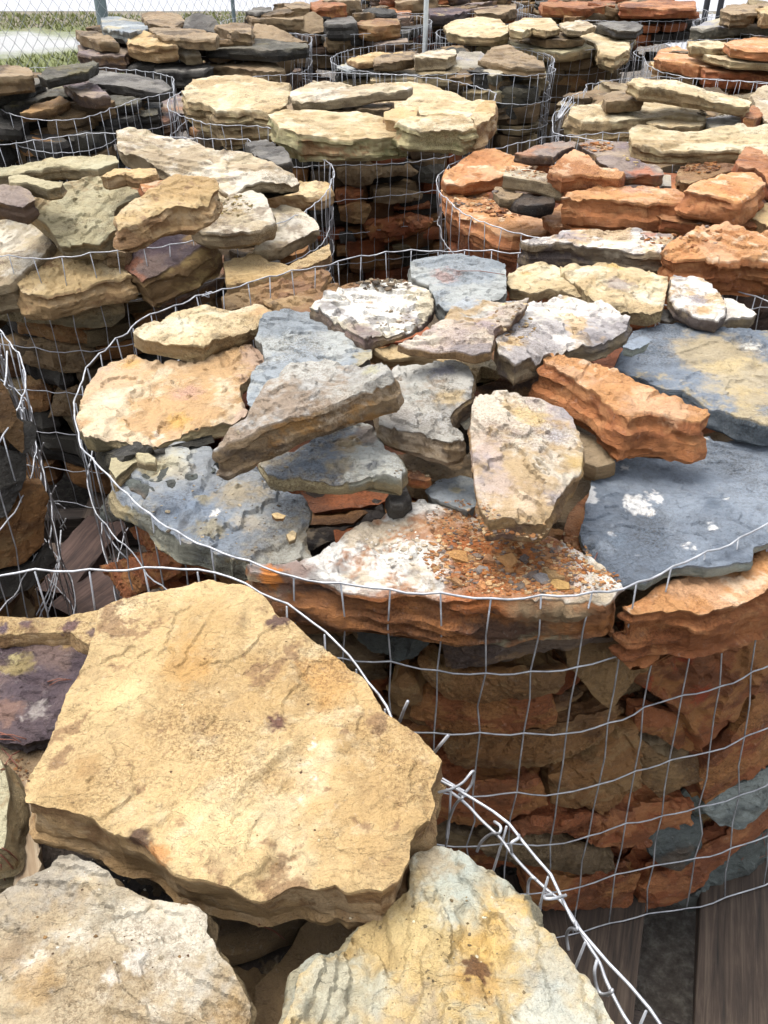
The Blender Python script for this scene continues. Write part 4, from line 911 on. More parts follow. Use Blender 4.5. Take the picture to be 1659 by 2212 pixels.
# --- basket of orange blocks
S('large orange slab at the back left of the orange basket', Z4, [(250,285),(268,240),(320,200),(400,162),(480,158),(560,180),(640,190),(722,190),(728,212),(660,232),(600,240),(540,240),(512,275),(430,290),(380,302),(270,302)], .815, .055, 'orange', slope=(0,.06))
S('curved orange slab at the left front of the orange basket', Z4, [(248,318),(290,303),(400,305),(440,322),(468,370),(530,400),(560,430),(680,450),(722,490),(700,520),(640,530),(560,530),(480,505),(400,470),(320,420),(265,370)], .785, .085, 'orange', slope=(.0,.04), bs=(0,-.01,0), stains=[(380,370,50,'#b07c44',.6,1.0),(450,400,60,'#8a5a30',.6,1.1)])
S('small buff brick-like block lying on the orange slabs', Z4, [(525,245),(600,238),(660,250),(720,268),(778,290),(768,318),(700,305),(620,290),(515,272)], .815, .042, 'buff', slope=(-.04,.08), ledge=.5, rough=.45, bs=(0,-.006,0))
S('black shaly stone under the small buff block', Z4, [(540,372),(600,352),(690,358),(738,368),(735,392),(660,400),(580,398)], .80, .035, 'darkwet')
S('grey brown splinter left of the black shaly stone', Z4, [(480,318),(540,325),(600,350),(560,375),(500,370),(470,345)], .80, .03, 'brown')
S('thin purple slab at the back of the orange basket', Z4, [(565,178),(660,140),(770,120),(830,128),(825,150),(750,172),(730,190),(640,188)], .80, .035, 'purpletan', slope=(0,.05))
S('orange block with a peaked top behind the small buff block', Z4, [(712,245),(770,190),(820,155),(870,170),(912,212),(930,230),(1000,238),(1035,262),(1020,285),(900,265),(820,268),(770,280)], .84, .06, 'orange', slope=(0,.12))
S('flat lilac slab right of the peaked orange block', Z4, [(918,192),(970,178),(1100,202),(1200,230),(1212,262),(1190,275),(1100,262),(1040,268),(1000,240),(930,218)], .835, .045, 'purpletan', slope=(0,.08), stains=[(1120,250,60,'#b8683a',.5,.6)])
S('flat tan gravelly stone at the rear rim of the orange basket', Z4, [(838,132),(920,118),(1050,125),(1090,180),(1120,205),(1000,190),(920,180),(870,155)], .80, .04, 'purpletan', slope=(0,.05), stains=[(940,150,40,'#b08a50',.6,1.0)])
S('long orange block across the middle of the orange basket', Z4, [(762,375),(790,345),(850,318),(930,305),(1080,308),(1220,320),(1300,345),(1325,365),(1318,385),(1200,382),(1140,395),(1060,385),(960,378),(860,362),(800,372)], .845, .095, 'orange', slope=(0,.05), bs=(.01,-.02,0), stains=[(1080,330,60,'#c89c88',.8,.8)])
S('square orange block at the right of the orange basket', Z4, [(1298,320),(1350,295),(1420,270),(1520,248),(1600,250),(1655,300),(1600,345),(1548,375),(1460,362),(1380,350),(1320,338)], .855, .085, 'orange', slope=(0,.06), bs=(0,-.015,0))
S('dark rust stone lying low in front of the square orange block', Z4, [(1130,420),(1165,392),(1330,420),(1480,435),(1610,462),(1612,492),(1500,480),(1340,478),(1200,460)], .785, .06, 'rust', slope=(0,.05))
S('white and grey slab against the front wires of the orange basket', Z4, [(588,552),(650,540),(720,532),(770,497),(900,488),(1050,490),(1180,510),(1262,515),(1235,550),(1200,570),(1202,595),(1100,592),(980,585),(850,575),(720,562),(620,565)], .785, .075, 'whitepurple', slope=(0,.06), ledge=1.8, stains=[(800,530,60,'#7c7684',.6,.7),(1200,518,40,'#6c6474',.6,.7),(1150,520,26,'#b5683a',.5,.8),(1000,560,60,'#dcd0b4',.7,.7)])
S('crumbling orange slab at the front right of the orange basket', Z4, [(1203,602),(1235,560),(1300,530),(1380,488),(1480,485),(1560,508),(1659,510),(1850,520),(1950,560),(1950,640),(1800,650),(1659,632),(1450,630),(1280,630)], .80, .11, 'orange', slope=(0,.08), rough=1.3, ledge=2)
S('gravelly brown stone behind the square orange block', Z4, [(1268,245),(1330,208),(1420,200),(1520,215),(1540,245),(1450,262),(1370,285),(1300,300),(1272,280)], .80, .06, 'rusttan')
S('buff stones edge at the right border of the orange basket', Z4, [(1560,430),(1650,395),(1850,400),(1850,470),(1659,480),(1615,455)], .80, .07, 'tan')
S('low orange stone between the curved slab and the long block', Z4, [(680,450),(760,398),(820,395),(960,440),(1080,480),(1000,495),(900,492),(760,490),(720,478)], .74, .04, 'orange')
S('grey flake in the gap right of the lilac slab', Z4, [(1195,265),(1240,270),(1242,320),(1200,318)], .80, .04, 'greytan')
S('orange slab against the right edge behind the square orange block', Z4, [(1520,205),(1560,150),(1659,180),(1850,200),(1850,320),(1700,330),(1659,290),(1600,250),(1530,245)], .83, .07, 'orangedark')
S('broad cream slab bridging the two right baskets', Z4, [(1058,75),(1100,45),(1160,48),(1250,55),(1400,60),(1550,50),(1659,55),(1850,80),(1900,160),(1800,200),(1659,195),(1540,150),(1400,158),(1300,155),(1200,148),(1130,142),(1070,120)], .835, .060, 'cream', slope=(0,.05), ledge=1.6, bs=(0,-.004,0))
W('D', 'dark red stone low in the side of the orange basket', Z4, [(280,520),(330,480),(420,560),(540,610),(600,640),(560,700),(400,640),(300,600)], 'orangedark')
# --- basket behind with the big cream blocks
S('massive rough cream block, the left one behind the middle left basket', Z1, [(782,380),(830,335),(940,328),(1080,332),(1150,350),(1250,370),(1252,410),(1235,450),(1160,468),(1080,462),(990,470),(930,470),(870,435),(820,430),(790,405)], .80, .125, 'cream', slope=(0,.06), bs=(.02,-.02,0), rough=1.3)
S('massive cream block with a mossy green front face', None, [(578,248),(620,237),(700,233),(770,237),(830,250),(872,266),(883,283),(820,287),(740,287),(645,288),(605,276),(588,260)], .80, .105, 'creamgreen', slope=(0,.06), bs=(.0,-.006,0), rough=1.1, stains=[(720,320,26,'#9a6238',.7,.8)])
S('yellowish cream block right of the mossy one', Z2, [(50,520),(90,505),(150,490),(230,482),(340,492),(385,508),(395,540),(340,552),(230,548),(110,552),(80,540)], .82, .10, 'creamgreen', slope=(0,.05), rough=1.2)
S('broad cream slab behind the mossy block', None, [(650,210),(720,195),(800,181),(870,173),(930,180),(980,195),(1020,215),(1064,217),(1065,240),(1010,250),(960,243),(900,245),(840,250),(770,236),(700,228)], .845, .05, 'cream', slope=(0,.05))
S('small ochre stone between the two cream blocks', Z2, [(0,480),(80,460),(150,460),(140,495),(60,520),(0,510)], .82, .06, 'tan')
S('narrow tan slab behind the rough cream block', Z1, [(1252,395),(1350,352),(1480,347),(1600,370),(1659,362),(1780,368),(1760,385),(1659,395),(1500,415),(1400,425),(1300,430),(1258,425)], .83, .035, 'buff', slope=(0,.05))
S('low brown slab between the cream blocks', Z1, [(1238,445),(1300,432),(1420,415),(1600,418),(1700,430),(1680,470),(1500,470),(1350,475),(1245,475)], .80, .04, 'brown')
S('orange-tan block at the right rim of the cream basket', Z2, [(375,505),(400,460),(440,432),(482,438),(482,490),(450,520),(400,535)], .82, .11, 'tan', bs=(.0,-.01,0))
W('F', 'grey-brown stone right under the mossy cream block', ZM, [(190,235),(260,205),(480,215),(620,222),(830,185),(1050,180),(1160,250),(1110,300),(900,305),(640,330),(600,400),(450,430),(280,402),(210,330)], 'brown', inset=.0)
W('F', 'orange-brown rounded stone in the second course at the left', ZM, [(190,450),(320,430),(505,435),(495,500),(400,580),(210,608)], 'orangedark')
W('F', 'flat brown stone in the second course at the right', ZM, [(610,455),(750,425),(1000,442),(1205,492),(1188,560),(950,608),(800,618),(622,598)], 'brown', inset=.01)
W('F', 'rust and ochre stone in the third course', ZM, [(215,642),(420,585),(580,602),(598,665),(510,820),(420,828),(240,790)], 'rusttan', inset=.01)
W('F', 'thin orange stone in the third course', ZM, [(860,668),(1060,640),(1290,585),(1290,658),(1050,690)], 'orangedark')
W('F', 'big layered rust stone in the fourth course', ZM, [(520,880),(620,785),(850,752),(1150,722),(1290,752),(1200,900),(1000,990),(740,1038),(560,1010)], 'rust', inset=.0, ledge=2.5)
W('F', 'small dark grey stone in the fifth course', ZM, [(205,930),(380,922),(440,1040),(420,1068),(240,1060)], 'darkgrey')
W('F', 'dull brown stone in the sixth course', ZM, [(200,1092),(500,1055),(640,1120),(450,1190),(200,1200)], 'rusttan')
W('F', 'small olive stone at the bottom above the blue-grey block', ZM, [(830,1070),(1000,1032),(1070,1080),(1050,1125),(850,1120)], 'olive')
W('F', 'dark red stone beside the rim of the orange basket', ZM, [(1110,950),(1250,842),(1345,860),(1355,985),(1150,990)], 'rust', inset=.05)
W('F', 'dark olive stone below the yellowish cream block', ZM, [(1120,200),(1300,150),(1420,160),(1400,330),(1260,380),(1120,360)], 'darkolive', inset=.03)
# --- right basket with cream slabs
CUR = 'G'
S('long pale slab tilted across the right basket', Z2, [(1052,350),(1100,335),(1250,350),(1400,380),(1520,400),(1592,432),(1580,452),(1480,435),(1350,415),(1220,390),(1110,378)], .875, .05, 'cream', slope=(-.10,.06), ledge=1.4)
S('wide cream slab at the left of the right basket', Z2, [(795,500),(812,462),(900,446),(1020,434),(1130,428),(1250,446),(1350,470),(1398,488),(1385,512),(1250,500),(1150,505),(1050,515),(950,520),(860,520)], .835, .08, 'cream', slope=(0,.06), bs=(-.01,-.015,0))
S('small grey-brown stone behind the wide cream slab', Z2, [(945,410),(985,390),(1060,388),(1110,405),(1120,425),(1050,432),(960,438)], .83, .05, 'brown')
S('low cream slab in front of the wide cream slab', Z2, [(1130,525),(1200,505),(1300,492),(1385,492),(1400,520),(1370,545),(1250,548),(1150,545)], .83, .05, 'cream')
S('gravelly grey stone in the middle of the right basket', Z2, [(1390,500),(1480,480),(1560,520),(1550,540),(1440,548),(1400,530)], .81, .05, 'greytan')
S('flat grey stone at the right border above the bridging slab', Z2, [(1400,545),(1480,528),(1600,530),(1800,545),(1800,575),(1600,570),(1450,565)], .84, .04, 'greytan')
S('rounded cream block at the right border of the right basket', Z2, [(1590,400),(1640,368),(1720,365),(1800,400),(1800,520),(1659,520),(1610,470)], .86, .08, 'buff')
S('dark red stone in the gap beside the rounded cream block', Z2, [(1540,470),(1600,450),(1640,490),(1600,515),(1560,510)], .80, .05, 'rust')
CUR = 'H'
S('brown top stone at the left edge of the dark basket', Z1, [(-60,295),(80,285),(140,302),(142,325),(60,332),(-60,340)], .86, .07, 'brown')
S('dark flat stone next to the brown top stone', Z1, [(158,325),(220,285),(330,270),(400,258),(426,272),(380,300),(280,320),(200,338)], .855, .045, 'darkolive')
S('olive slab sloping to the left edge', Z1, [(-60,400),(80,350),(160,330),(195,350),(120,378),(0,410),(-60,425)], .835, .045, 'darkolive')
S('long olive slab in the middle of the dark basket', Z1, [(-10,440),(80,400),(200,372),(310,360),(335,380),(250,408),(120,438),(20,462)], .825, .05, 'darkolive', stains=[(250,380,26,'#7e7650',.7,.7)])
S('large dark grey slab on top of the dark basket', Z1, [(350,332),(400,295),(480,300),(600,320),(700,345),(746,378),(690,400),(620,390),(500,368),(410,355)], .855, .045, 'darkgrey', slope=(-.05,.08))
S('mauve stone under the dark grey slab', Z1, [(275,358),(330,318),(390,350),(450,385),(470,410),(400,422),(335,405)], .81, .05, 'purpletan')
S('ochre stone at the left of the dark basket', Z1, [(85,488),(160,440),(260,415),(303,435),(240,460),(150,480)], .80, .04, 'ochre')
S('dark ledge stone behind the sagging wire', Z1, [(320,450),(380,428),(500,412),(605,418),(590,445),(450,460)], .79, .04, 'darkolive')
S('thick dark block just inside the sagging wire', Z1, [(85,505),(200,488),(450,475),(680,462),(682,490),(450,512),(92,528)], .745, .12, 'darkolive', slope=(0,.03))
S('brown stone at the left edge inside the sagging wire', Z1, [(-60,500),(40,482),(78,515),(30,545),(-60,560)], .77, .07, 'brown')
S('mauve block right of the thick dark block', Z1, [(690,440),(770,400),(800,440),(800,480),(700,520),(680,490)], .74, .10, 'purpletan')
W('H', 'long brown stone low in the dark basket', Z1, [(-60,600),(100,590),(300,610),(320,650),(100,680),(-60,670)], 'rusttan')
W('H', 'grey stone low in the dark basket beside the pale slab', Z1, [(335,590),(500,560),(500,640),(340,650)], 'darkolive')
CUR = 'I'
S('flat cream slab at the left of the brown slab basket', Z2, [(-60,300),(0,285),(80,280),(180,292),(242,328),(190,345),(60,350),(-60,345)], .83, .04, 'cream')
S('buff block at the left middle of the brown slab basket', Z2, [(130,232),(200,213),(310,210),(316,226),(270,248),(200,250),(135,256)], .865, .07, 'buff')
S('large grey-tan block in the brown slab basket', Z2, [(280,250),(330,222),(420,222),(500,275),(525,305),(500,325),(420,325),(330,312),(285,295)], .85, .06, 'greytan', slope=(0,.08))
S('wide brown slab topping the brown slab basket', Z2, [(408,255),(470,205),(530,190),(600,218),(690,262),(698,290),(620,292),(540,285),(470,272)], .875, .05, 'brown', slope=(0,.06), ledge=2)
S('narrow brown slab at the back left of the brown slab basket', Z2, [(-40,240),(70,225),(142,220),(130,250),(60,265),(-40,268)], .85, .05, 'brown')
S('small blue-grey slab inside the left rim', Z1, [(1450,285),(1500,268),(1600,266),(1652,285),(1640,305),(1500,302)], .82, .03, 'bluegrey')
S('tan slab behind the small blue-grey slab', Z1, [(1500,252),(1600,228),(1740,222),(1750,240),(1650,255),(1550,265)], .835, .04, 'tan')
S('long olive slab at the front of the brown slab basket', Z2, [(150,348),(300,345),(450,342),(600,315),(700,310),(690,340),(600,380),(480,402),(400,395),(250,378)], .80, .05, 'olive', bs=(0,-.01,0))
W('I', 'grey stone under the right end of the olive slab', Z2, [(485,430),(550,380),(700,375),(730,440),(700,520),(560,530),(490,520)], 'darkolive')
W('I', 'tan stone at the bottom right of the brown slab basket', Z2, [(520,590),(680,580),(685,640),(540,645)], 'olive')
CUR = 'K'
S('rounded cream slab at the left of the pale back basket', Z2, [(255,112),(300,85),(400,70),(500,82),(540,118),(535,148),(480,162),(350,155),(275,140)], .86, .055, 'cream', slope=(0,.05))
S('cream slab at the back of the pale back basket', Z2, [(540,102),(600,75),(720,75),(762,120),(700,130),(640,118),(600,140),(545,132)], .85, .04, 'cream')
S('brown wedge in the middle of the pale back basket', Z2, [(618,122),(700,125),(800,140),(872,168),(800,172),(700,172),(640,158)], .86, .04, 'brown')
S('thin buff slab at the back of the pale back basket', Z2, [(758,98),(850,85),(920,108),(850,132),(790,128)], .85, .035, 'buff')
S('broad cream slab at the right of the pale back basket', Z2, [(805,135),(900,120),(980,118),(1060,165),(1062,205),(1000,240),(935,225),(918,190),(850,160)], .835, .09, 'cream')
S('flat olive slab along the front of the pale back basket', Z2, [(400,195),(560,180),(700,188),(870,180),(912,200),(830,218),(740,225),(620,205)], .80, .06, 'olive')
S('grey slab at the right rear of the pale back basket', Z2, [(905,98),(1040,90),(1122,108),(1100,132),(1000,130)], .80, .05, 'darkgrey')
W('K', 'tan stone right under the olive slab in the back rows', Z2, [(735,262),(900,250),(905,285),(830,310),(740,305)], 'brown')
W('K', 'ochre stone below it in the back rows', Z2, [(735,330),(850,330),(885,360),(830,395),(740,390)], 'rusttan')
CUR = 'L'
S('orange slab at the left of the right edge basket', Z2, [(1168,240),(1200,203),(1270,190),(1320,218),(1400,250),(1470,262),(1440,280),(1360,290),(1290,272),(1200,258)], .85, .055, 'orange')
S('cream slab lying over the orange ones at the right edge', Z2, [(1318,212),(1400,205),(1550,215),(1659,230),(1900,245),(1900,275),(1659,268),(1500,262),(1400,240)], .87, .04, 'cream')
S('thick dark orange block at the front of the right edge basket', Z2, [(1365,290),(1480,275),(1659,275),(1900,285),(1900,320),(1659,312),(1500,310),(1390,308)], .845, .085, 'orangedark')
S('tan slab inside the rim of the right edge basket', Z2, [(1150,262),(1220,254),(1300,288),(1362,318),(1340,335),(1250,312),(1160,282)], .80, .05, 'tan')
S('pale tan slab at the back of the right edge basket', Z2, [(1310,180),(1400,168),(1480,182),(1500,202),(1400,206),(1330,206)], .86, .04, 'cream')
S('reddish tan slab at the back right of the right edge basket', Z2, [(1470,188),(1560,163),(1850,170),(1850,215),(1659,222),(1500,207)], .87, .045, 'orange')
CUR = 'N'
S('flat grey slab in the top right corner', Z2, [(1325,115),(1360,92),(1450,82),(1550,62),(1900,60),(1900,105),(1500,108),(1380,122)], .86, .05, 'greytan')
S('olive slab below the flat grey one in the top right corner', Z2, [(1315,172),(1400,150),(1450,135),(1580,112),(1640,118),(1590,152),(1450,165)], .83, .05, 'olive')
S('tan stone at the right edge of the top right corner', Z2, [(1600,38),(1659,25),(1850,30),(1850,62),(1640,62)], .93, .06, 'tan')
S('dark brown stone by the pale pad', Z2, [(1450,45),(1480,20),(1560,8),(1620,22),(1610,50),(1500,60)], .90, .07, 'brown')
S('orange-tan slab at the right border below the olive slab', Z2, [(1570,165),(1659,135),(1850,135),(1850,165),(1659,172)], .85, .04, 'orange')
CUR = 'J'
S('blue-grey block beside the green fence post', Z1, [(435,72),(500,66),(620,90),(642,118),(560,142),(480,120),(440,108)], .92, .06, 'bluegrey')
S('flat tan-edged dark slab at the left rim near the fence', Z1, [(328,128),(400,130),(480,152),(510,178),(430,175),(345,150)], .865, .045, 'brown')
S('tan block with a sunlit top near the fence', Z1, [(550,150),(600,130),(700,150),(765,168),(765,195),(700,200),(580,190),(552,180)], .865, .07, 'tan', slope=(0,.1))
S('brown flat stone behind the blue-grey block', Z1, [(610,62),(680,45),(770,55),(805,90),(740,115),(645,108)], .94, .06, 'brown')
S('long brown slab across the basket by the fence', Z1, [(635,118),(700,110),(850,122),(945,145),(930,165),(800,158),(680,148)], .90, .045, 'brown')
S('grey block standing on edge near the fence', Z1, [(800,78),(850,52),(915,62),(950,110),(950,145),(850,125),(790,120)], .95, .06, 'darkgrey', slope=(0,.5))
S('small pale wedge standing between the slabs by the fence', Z1, [(762,168),(790,152),(830,170),(868,235),(800,240),(768,225)], .83, .05, 'buff', slope=(0,.6))
S('long dark slab at the front of the basket by the fence', Z1, [(878,185),(960,165),(1100,162),(1200,175),(1325,180),(1330,198),(1200,212),(1000,205),(890,200)], .865, .05, 'darkolive')
S('brown block leaning at the right of the basket by the fence', Z1, [(1080,162),(1100,100),(1150,98),(1250,145),(1330,178),(1250,182),(1150,172)], .92, .06, 'brown', slope=(0,.35))
S('grey-tan stone in the middle of the basket by the fence', Z1, [(930,102),(1000,95),(1085,102),(1085,140),(1000,135),(950,120)], .92, .06, 'brown')
S('dark block inside the front wires by the fence', Z1, [(650,272),(720,245),(800,240),(900,272),(925,295),(880,310),(760,300),(680,300)], .74, .08, 'darkgrey')
S('wide brown block inside the right front wires by the fence', Z1, [(880,245),(950,235),(1150,258),(1230,292),(1150,305),(980,290),(900,280)], .75, .09, 'brown')
S('mauve stone at the left rim by the fence', Z1, [(335,190),(400,175),(475,200),(560,215),(540,240),(400,240),(340,230)], .80, .09, 'purpletan')
CUR = 'M'
S('flat grey stone at the back left of the brown pile', Z1, [(1060,45),(1100,28),(1172,28),(1175,46),(1120,52)], 1.02, .07, 'darkgrey')
S('brown block on top of the brown pile', Z1, [(1225,22),(1300,4),(1342,18),(1335,34),(1260,38)], 1.03, .09, 'brown')
S('long rounded brown stone in the brown pile', Z1, [(1065,68),(1200,55),(1312,60),(1310,78),(1200,82),(1090,80)], .97, .08, 'brown')
S('egg-shaped brown stone standing in the brown pile', Z1, [(1285,125),(1308,65),(1350,48),(1392,70),(1402,130),(1350,145)], .93, .07, 'brown', slope=(0,.7))
S('dark stone right of the egg-shaped one', Z1, [(1400,95),(1430,70),(1520,68),(1542,98),(1480,108),(1420,108)], .95, .08, 'darkgrey')
S('brown stone below the dark one in the pile', Z1, [(1398,152),(1440,132),(1500,130),(1525,150),(1480,162),(1410,165)], .88, .07, 'brown')
S('dark brown slab at the right of the pile', Z1, [(1538,92),(1600,78),(1720,85),(1730,105),(1620,112),(1545,108)], .93, .08, 'rusttan')
S('mauve brown slab behind the wires left of the stake', Z1, [(1538,138),(1620,128),(1760,150),(1760,180),(1650,185),(1545,165)], .88, .08, 'purpletan')
S('reddish brown stone at the top of the pile', Z1, [(1340,10),(1380,0),(1480,5),(1500,25),(1420,35),(1350,30)], 1.03, .08, 'rust')
CUR = 'Q'
S('orange-brown stone at the top edge left of the stake', Z2, [(-40,30),(30,22),(115,30),(118,50),(60,55),(-30,50)], 1.0, .07, 'orangedark')
S('purple slab by the stake in the back rows', Z2, [(185,35),(260,10),(360,15),(378,40),(300,60),(200,60)], .98, .10, 'purple')
S('wide brown slab between the stake and the dark basket', Z2, [(0,95),(60,70),(140,75),(150,105),(80,125),(0,130)], .92, .08, 'purpletan')
CUR = 'O'
S('flat brown slab in the far row', Z2, [(380,30),(460,8),(570,10),(570,40),(500,58),(400,55)], .96, .06, 'brown')
S('reddish flat slab in the far row', Z2, [(390,75),(480,48),(560,45),(570,66),(480,82)], .92, .04, 'orangedark')
S('small brown stone on the dark far basket', Z2, [(690,52),(720,38),(762,50),(760,70),(700,72)], .90, .06, 'brown')
S('dark brown stone on the dark far basket', Z2, [(772,52),(810,28),(870,35),(885,60),(830,72),(780,70)], .91, .07, 'rusttan')
S('long red-brown slab along the top edge', Z2, [(670,12),(800,4),(1000,6),(1000,25),(850,30),(690,28)], .97, .06, 'rust')
S('tan red slab along the top edge beside the pale pad', Z2, [(1010,10),(1150,2),(1345,6),(1350,28),(1200,32),(1020,28)], .97, .06, 'orangedark')
CUR = None
# ------------------------------------------------------------------ stones of the courses behind the mesh, and the fill
WHERE = {'A': 'the nearest basket', 'B': 'the middle basket', 'C': 'the middle left basket', 'D': 'the orange basket', 'E': 'the left edge basket', 'F': 'the cream block basket',
 'G': 'the right cream basket', 'H': 'the dark left basket', 'I': 'the brown slab basket', 'J': 'the basket by the fence', 'K': 'the pale back basket', 'L': 'the right edge basket',
 'M': 'the brown pile basket', 'N': 'the top right basket', 'O': 'the dark far basket', 'Q': 'the far purple basket', 'R': 'the farthest basket', 'S': 'the far left row basket', 'T': 'the far right basket', 'U': 'the outermost right basket'}
MIX = {'A': ['brown', 'darkgrey', 'rusttan'], 'B': ['rust', 'rusttan', 'orangedark', 'brown'], 'C': ['brown', 'rusttan', 'olive', 'darkgrey'], 'D': ['orangedark', 'orange', 'rust', 'purpletan'],
 'E': ['brown', 'darkgrey', 'ochre'], 'F': ['brown', 'rusttan', 'orangedark', 'darkolive'], 'G': ['olive', 'brown', 'buff'], 'H': ['darkolive', 'darkgrey', 'brown'], 'I': ['olive', 'darkolive', 'brown'],
 'J': ['brown', 'darkgrey', 'purpletan'], 'K': ['olive', 'brown', 'buff'], 'L': ['orangedark', 'tan', 'brown'], 'M': ['brown', 'purpletan', 'darkgrey'], 'N': ['olive', 'brown', 'greytan'],
 'O': ['brown', 'rust', 'darkgrey'], 'Q': ['purpletan', 'brown', 'rust'], 'R': ['brown', 'rust', 'tan'], 'S': ['brown', 'rusttan', 'darkgrey'], 'T': ['tan', 'brown', 'olive'], 'U': ['brown', 'olive', 'tan']}
CNAME = {'rust': 'rust coloured', 'rusttan': 'rusty tan', 'orangedark': 'dark orange', 'brown': 'brown', 'darkgrey': 'dark grey', 'olive': 'olive', 'orange': 'orange', 'purpletan': 'mauve brown',
 'ochre': 'ochre', 'darkolive': 'dark olive', 'buff': 'buff', 'tan': 'tan', 'greytan': 'grey-tan'}
ORD = ['first', 'second', 'third', 'fourth', 'fifth', 'sixth', 'seventh', 'eighth', 'ninth', 'tenth', 'eleventh', 'twelfth', 'thirteenth', 'fourteenth', 'fifteenth', 'sixteenth']

def slab_outline(b, th0, th1, r_in, r_out, rnd, k=0):
    pts = []
    n = 5
    for i in range(n + 1):
        th = th0 + (th1 - th0) * i / n
        r = float(b.R(th, k)) - r_out - rnd.uniform(0, .018) - (.02 if i in (0, n) else 0)
        pts.append((b.c[0] + r * math.cos(th), b.c[1] + r * math.sin(th)))
    for i in range(3, -1, -1):
        th = th0 + (th1 - th0) * (i + .5) / 4
        r = float(b.R(th, k)) - r_in - rnd.uniform(-.02, .02)
        pts.append((b.c[0] + r * math.cos(th), b.c[1] + r * math.sin(th)))
    return pts

# loose slabs heaped on the far baskets
for b in BASKETS:
    if b.key not in 'MNOQRSTU': continue
    rnd = random.Random(hash_str(b.key + 'heap')); items = []
    for k in range({'M': 10, 'N': 5, 'O': 12, 'Q': 12, 'R': 12, 'S': 11, 'T': 9, 'U': 3}[b.key]):
        a = k * 2.4 + rnd.uniform(-.3, .3); rr = .42 * math.sqrt((k + .5) / 12)
        cx, cy = b.c[0] + rr * math.cos(a), b.c[1] + rr * math.sin(a); L1 = rnd.uniform(.10, .19); L2 = L1 * rnd.uniform(.5, .8); r0 = rnd.uniform(-.5, .5)
        pts = []
        for q in range(9):
            w = q * 6.283 / 9 + rnd.uniform(-.2, .2); x, y = L1 * math.cos(w) * rnd.uniform(.8, 1.05), L2 * math.sin(w) * rnd.uniform(.8, 1.05)
            pts.append((cx + x * math.cos(r0) - y * math.sin(r0), cy + x * math.sin(r0) + y * math.cos(r0)))
        z = (.80 if b.key in 'RST' else .755) + rnd.uniform(-.02, .05) + (.04 if k < 2 else 0); sx, sy = rnd.uniform(-.15, .15), rnd.uniform(-.12, .12)
        ctr = np.array([cx, cy, z]); x, y, d = project(ctr)
        if not (-40 < x < 1700 and y > -40): continue
        poly3 = np.array([[px, py, z + sx * (px - cx) + sy * (py - cy)] for px, py in pts])
        items.append((x, ctr, poly3, np.array([-sx, -sy, 1.0]), rnd.uniform(.05, .09), rnd.choice(MIX[b.key]), rnd.randint(0, 9999), d))
    items.sort(key=lambda i: i[0])
    for k, (x, ctr, poly3, n, t, pal, sd_, d) in enumerate(items):
        r = place_stone(poly3, ctr, n, t, pal, sd_, max(.012, 7 * d / F_PX), 1.3, 1.2)
        if r is None: continue
        o = new_obj('stone', r[0], r[1], M_STONE, cols=r[2], sharp=24, origin=ctr)
        tag(o, '%s slab heaped on %s, %s from left' % (CNAME[pal], WHERE[b.key], ORD[k]), 'stone', 'slabs heaped on the far baskets'); STONES.append(o)

cands = []; fill = Mesh()
for b in BASKETS:
    rnd = random.Random(hash_str(b.key + 'courses'))
    face = math.atan2(CAM[1] - b.c[1], CAM[0] - b.c[0])
    z = .135; ci = 0; courses = []
    top = (.60 if b.key == 'C' else .66) if b.key not in 'JMNOQRSTU' else .72
    while z < top - .03:
        h = rnd.uniform(.034, .075); courses.append((z, min(h, top - z))); z += h
    nc = len(courses)
    for j, (z0, h) in enumerate(courses):
        th = face - 1.9 + rnd.uniform(0, .2); row = []
        while th < face + 1.9:
            w = rnd.uniform(.13, .30) / b.r
            row.append((th + .012, th + w - .012, z0, h)); th += w
        for i, (a0, a1, z0, h) in enumerate(row):
            out = slab_outline(b, a0, a1, rnd.uniform(.15, .22), (.045 if b.key in 'BCFE' else .02) + rnd.uniform(0, .03), rnd, (b.z - z0 - h / 2) / .1016)
            hh = h - rnd.uniform(.002, .012)
            zt = z0 + hh
            m = (a0 + a1) / 2
            pc = np.array([b.c[0] + (b.r - .03) * math.cos(m), b.c[1] + (b.r - .03) * math.sin(m), z0 + h / 2])
            x, y, d = project(pc)
            facing = math.cos(m - face)
            vis = (-120 < x < 1780) and (-60 < y < 2300) and facing > -.2 and d > 0
            # the near basket hides the foot of the one behind: rank by size in the picture
            score = (h * (a1 - a0) * b.r) / d ** 2 * max(facing, .1) * (1.0 if vis else 0.0)
            if b.key == 'A': score = 0
            if b.key in 'GLIK' and z0 < .45: score *= .25
            if b.key in 'JMNOQHRSTU' and z0 < .55: score *= .15
            cands.append((score, b, out, zt, hh, rnd.choice(MIX[b.key]), nc - 1 - j, i, d, rnd.randint(0, 99999), rnd.uniform(-.03, .03), rnd.uniform(-.03, .03), vis))
cands.sort(key=lambda c: -c[0])
N_SINGLE = max(0, 296 - len(STONES))
used_ = {}
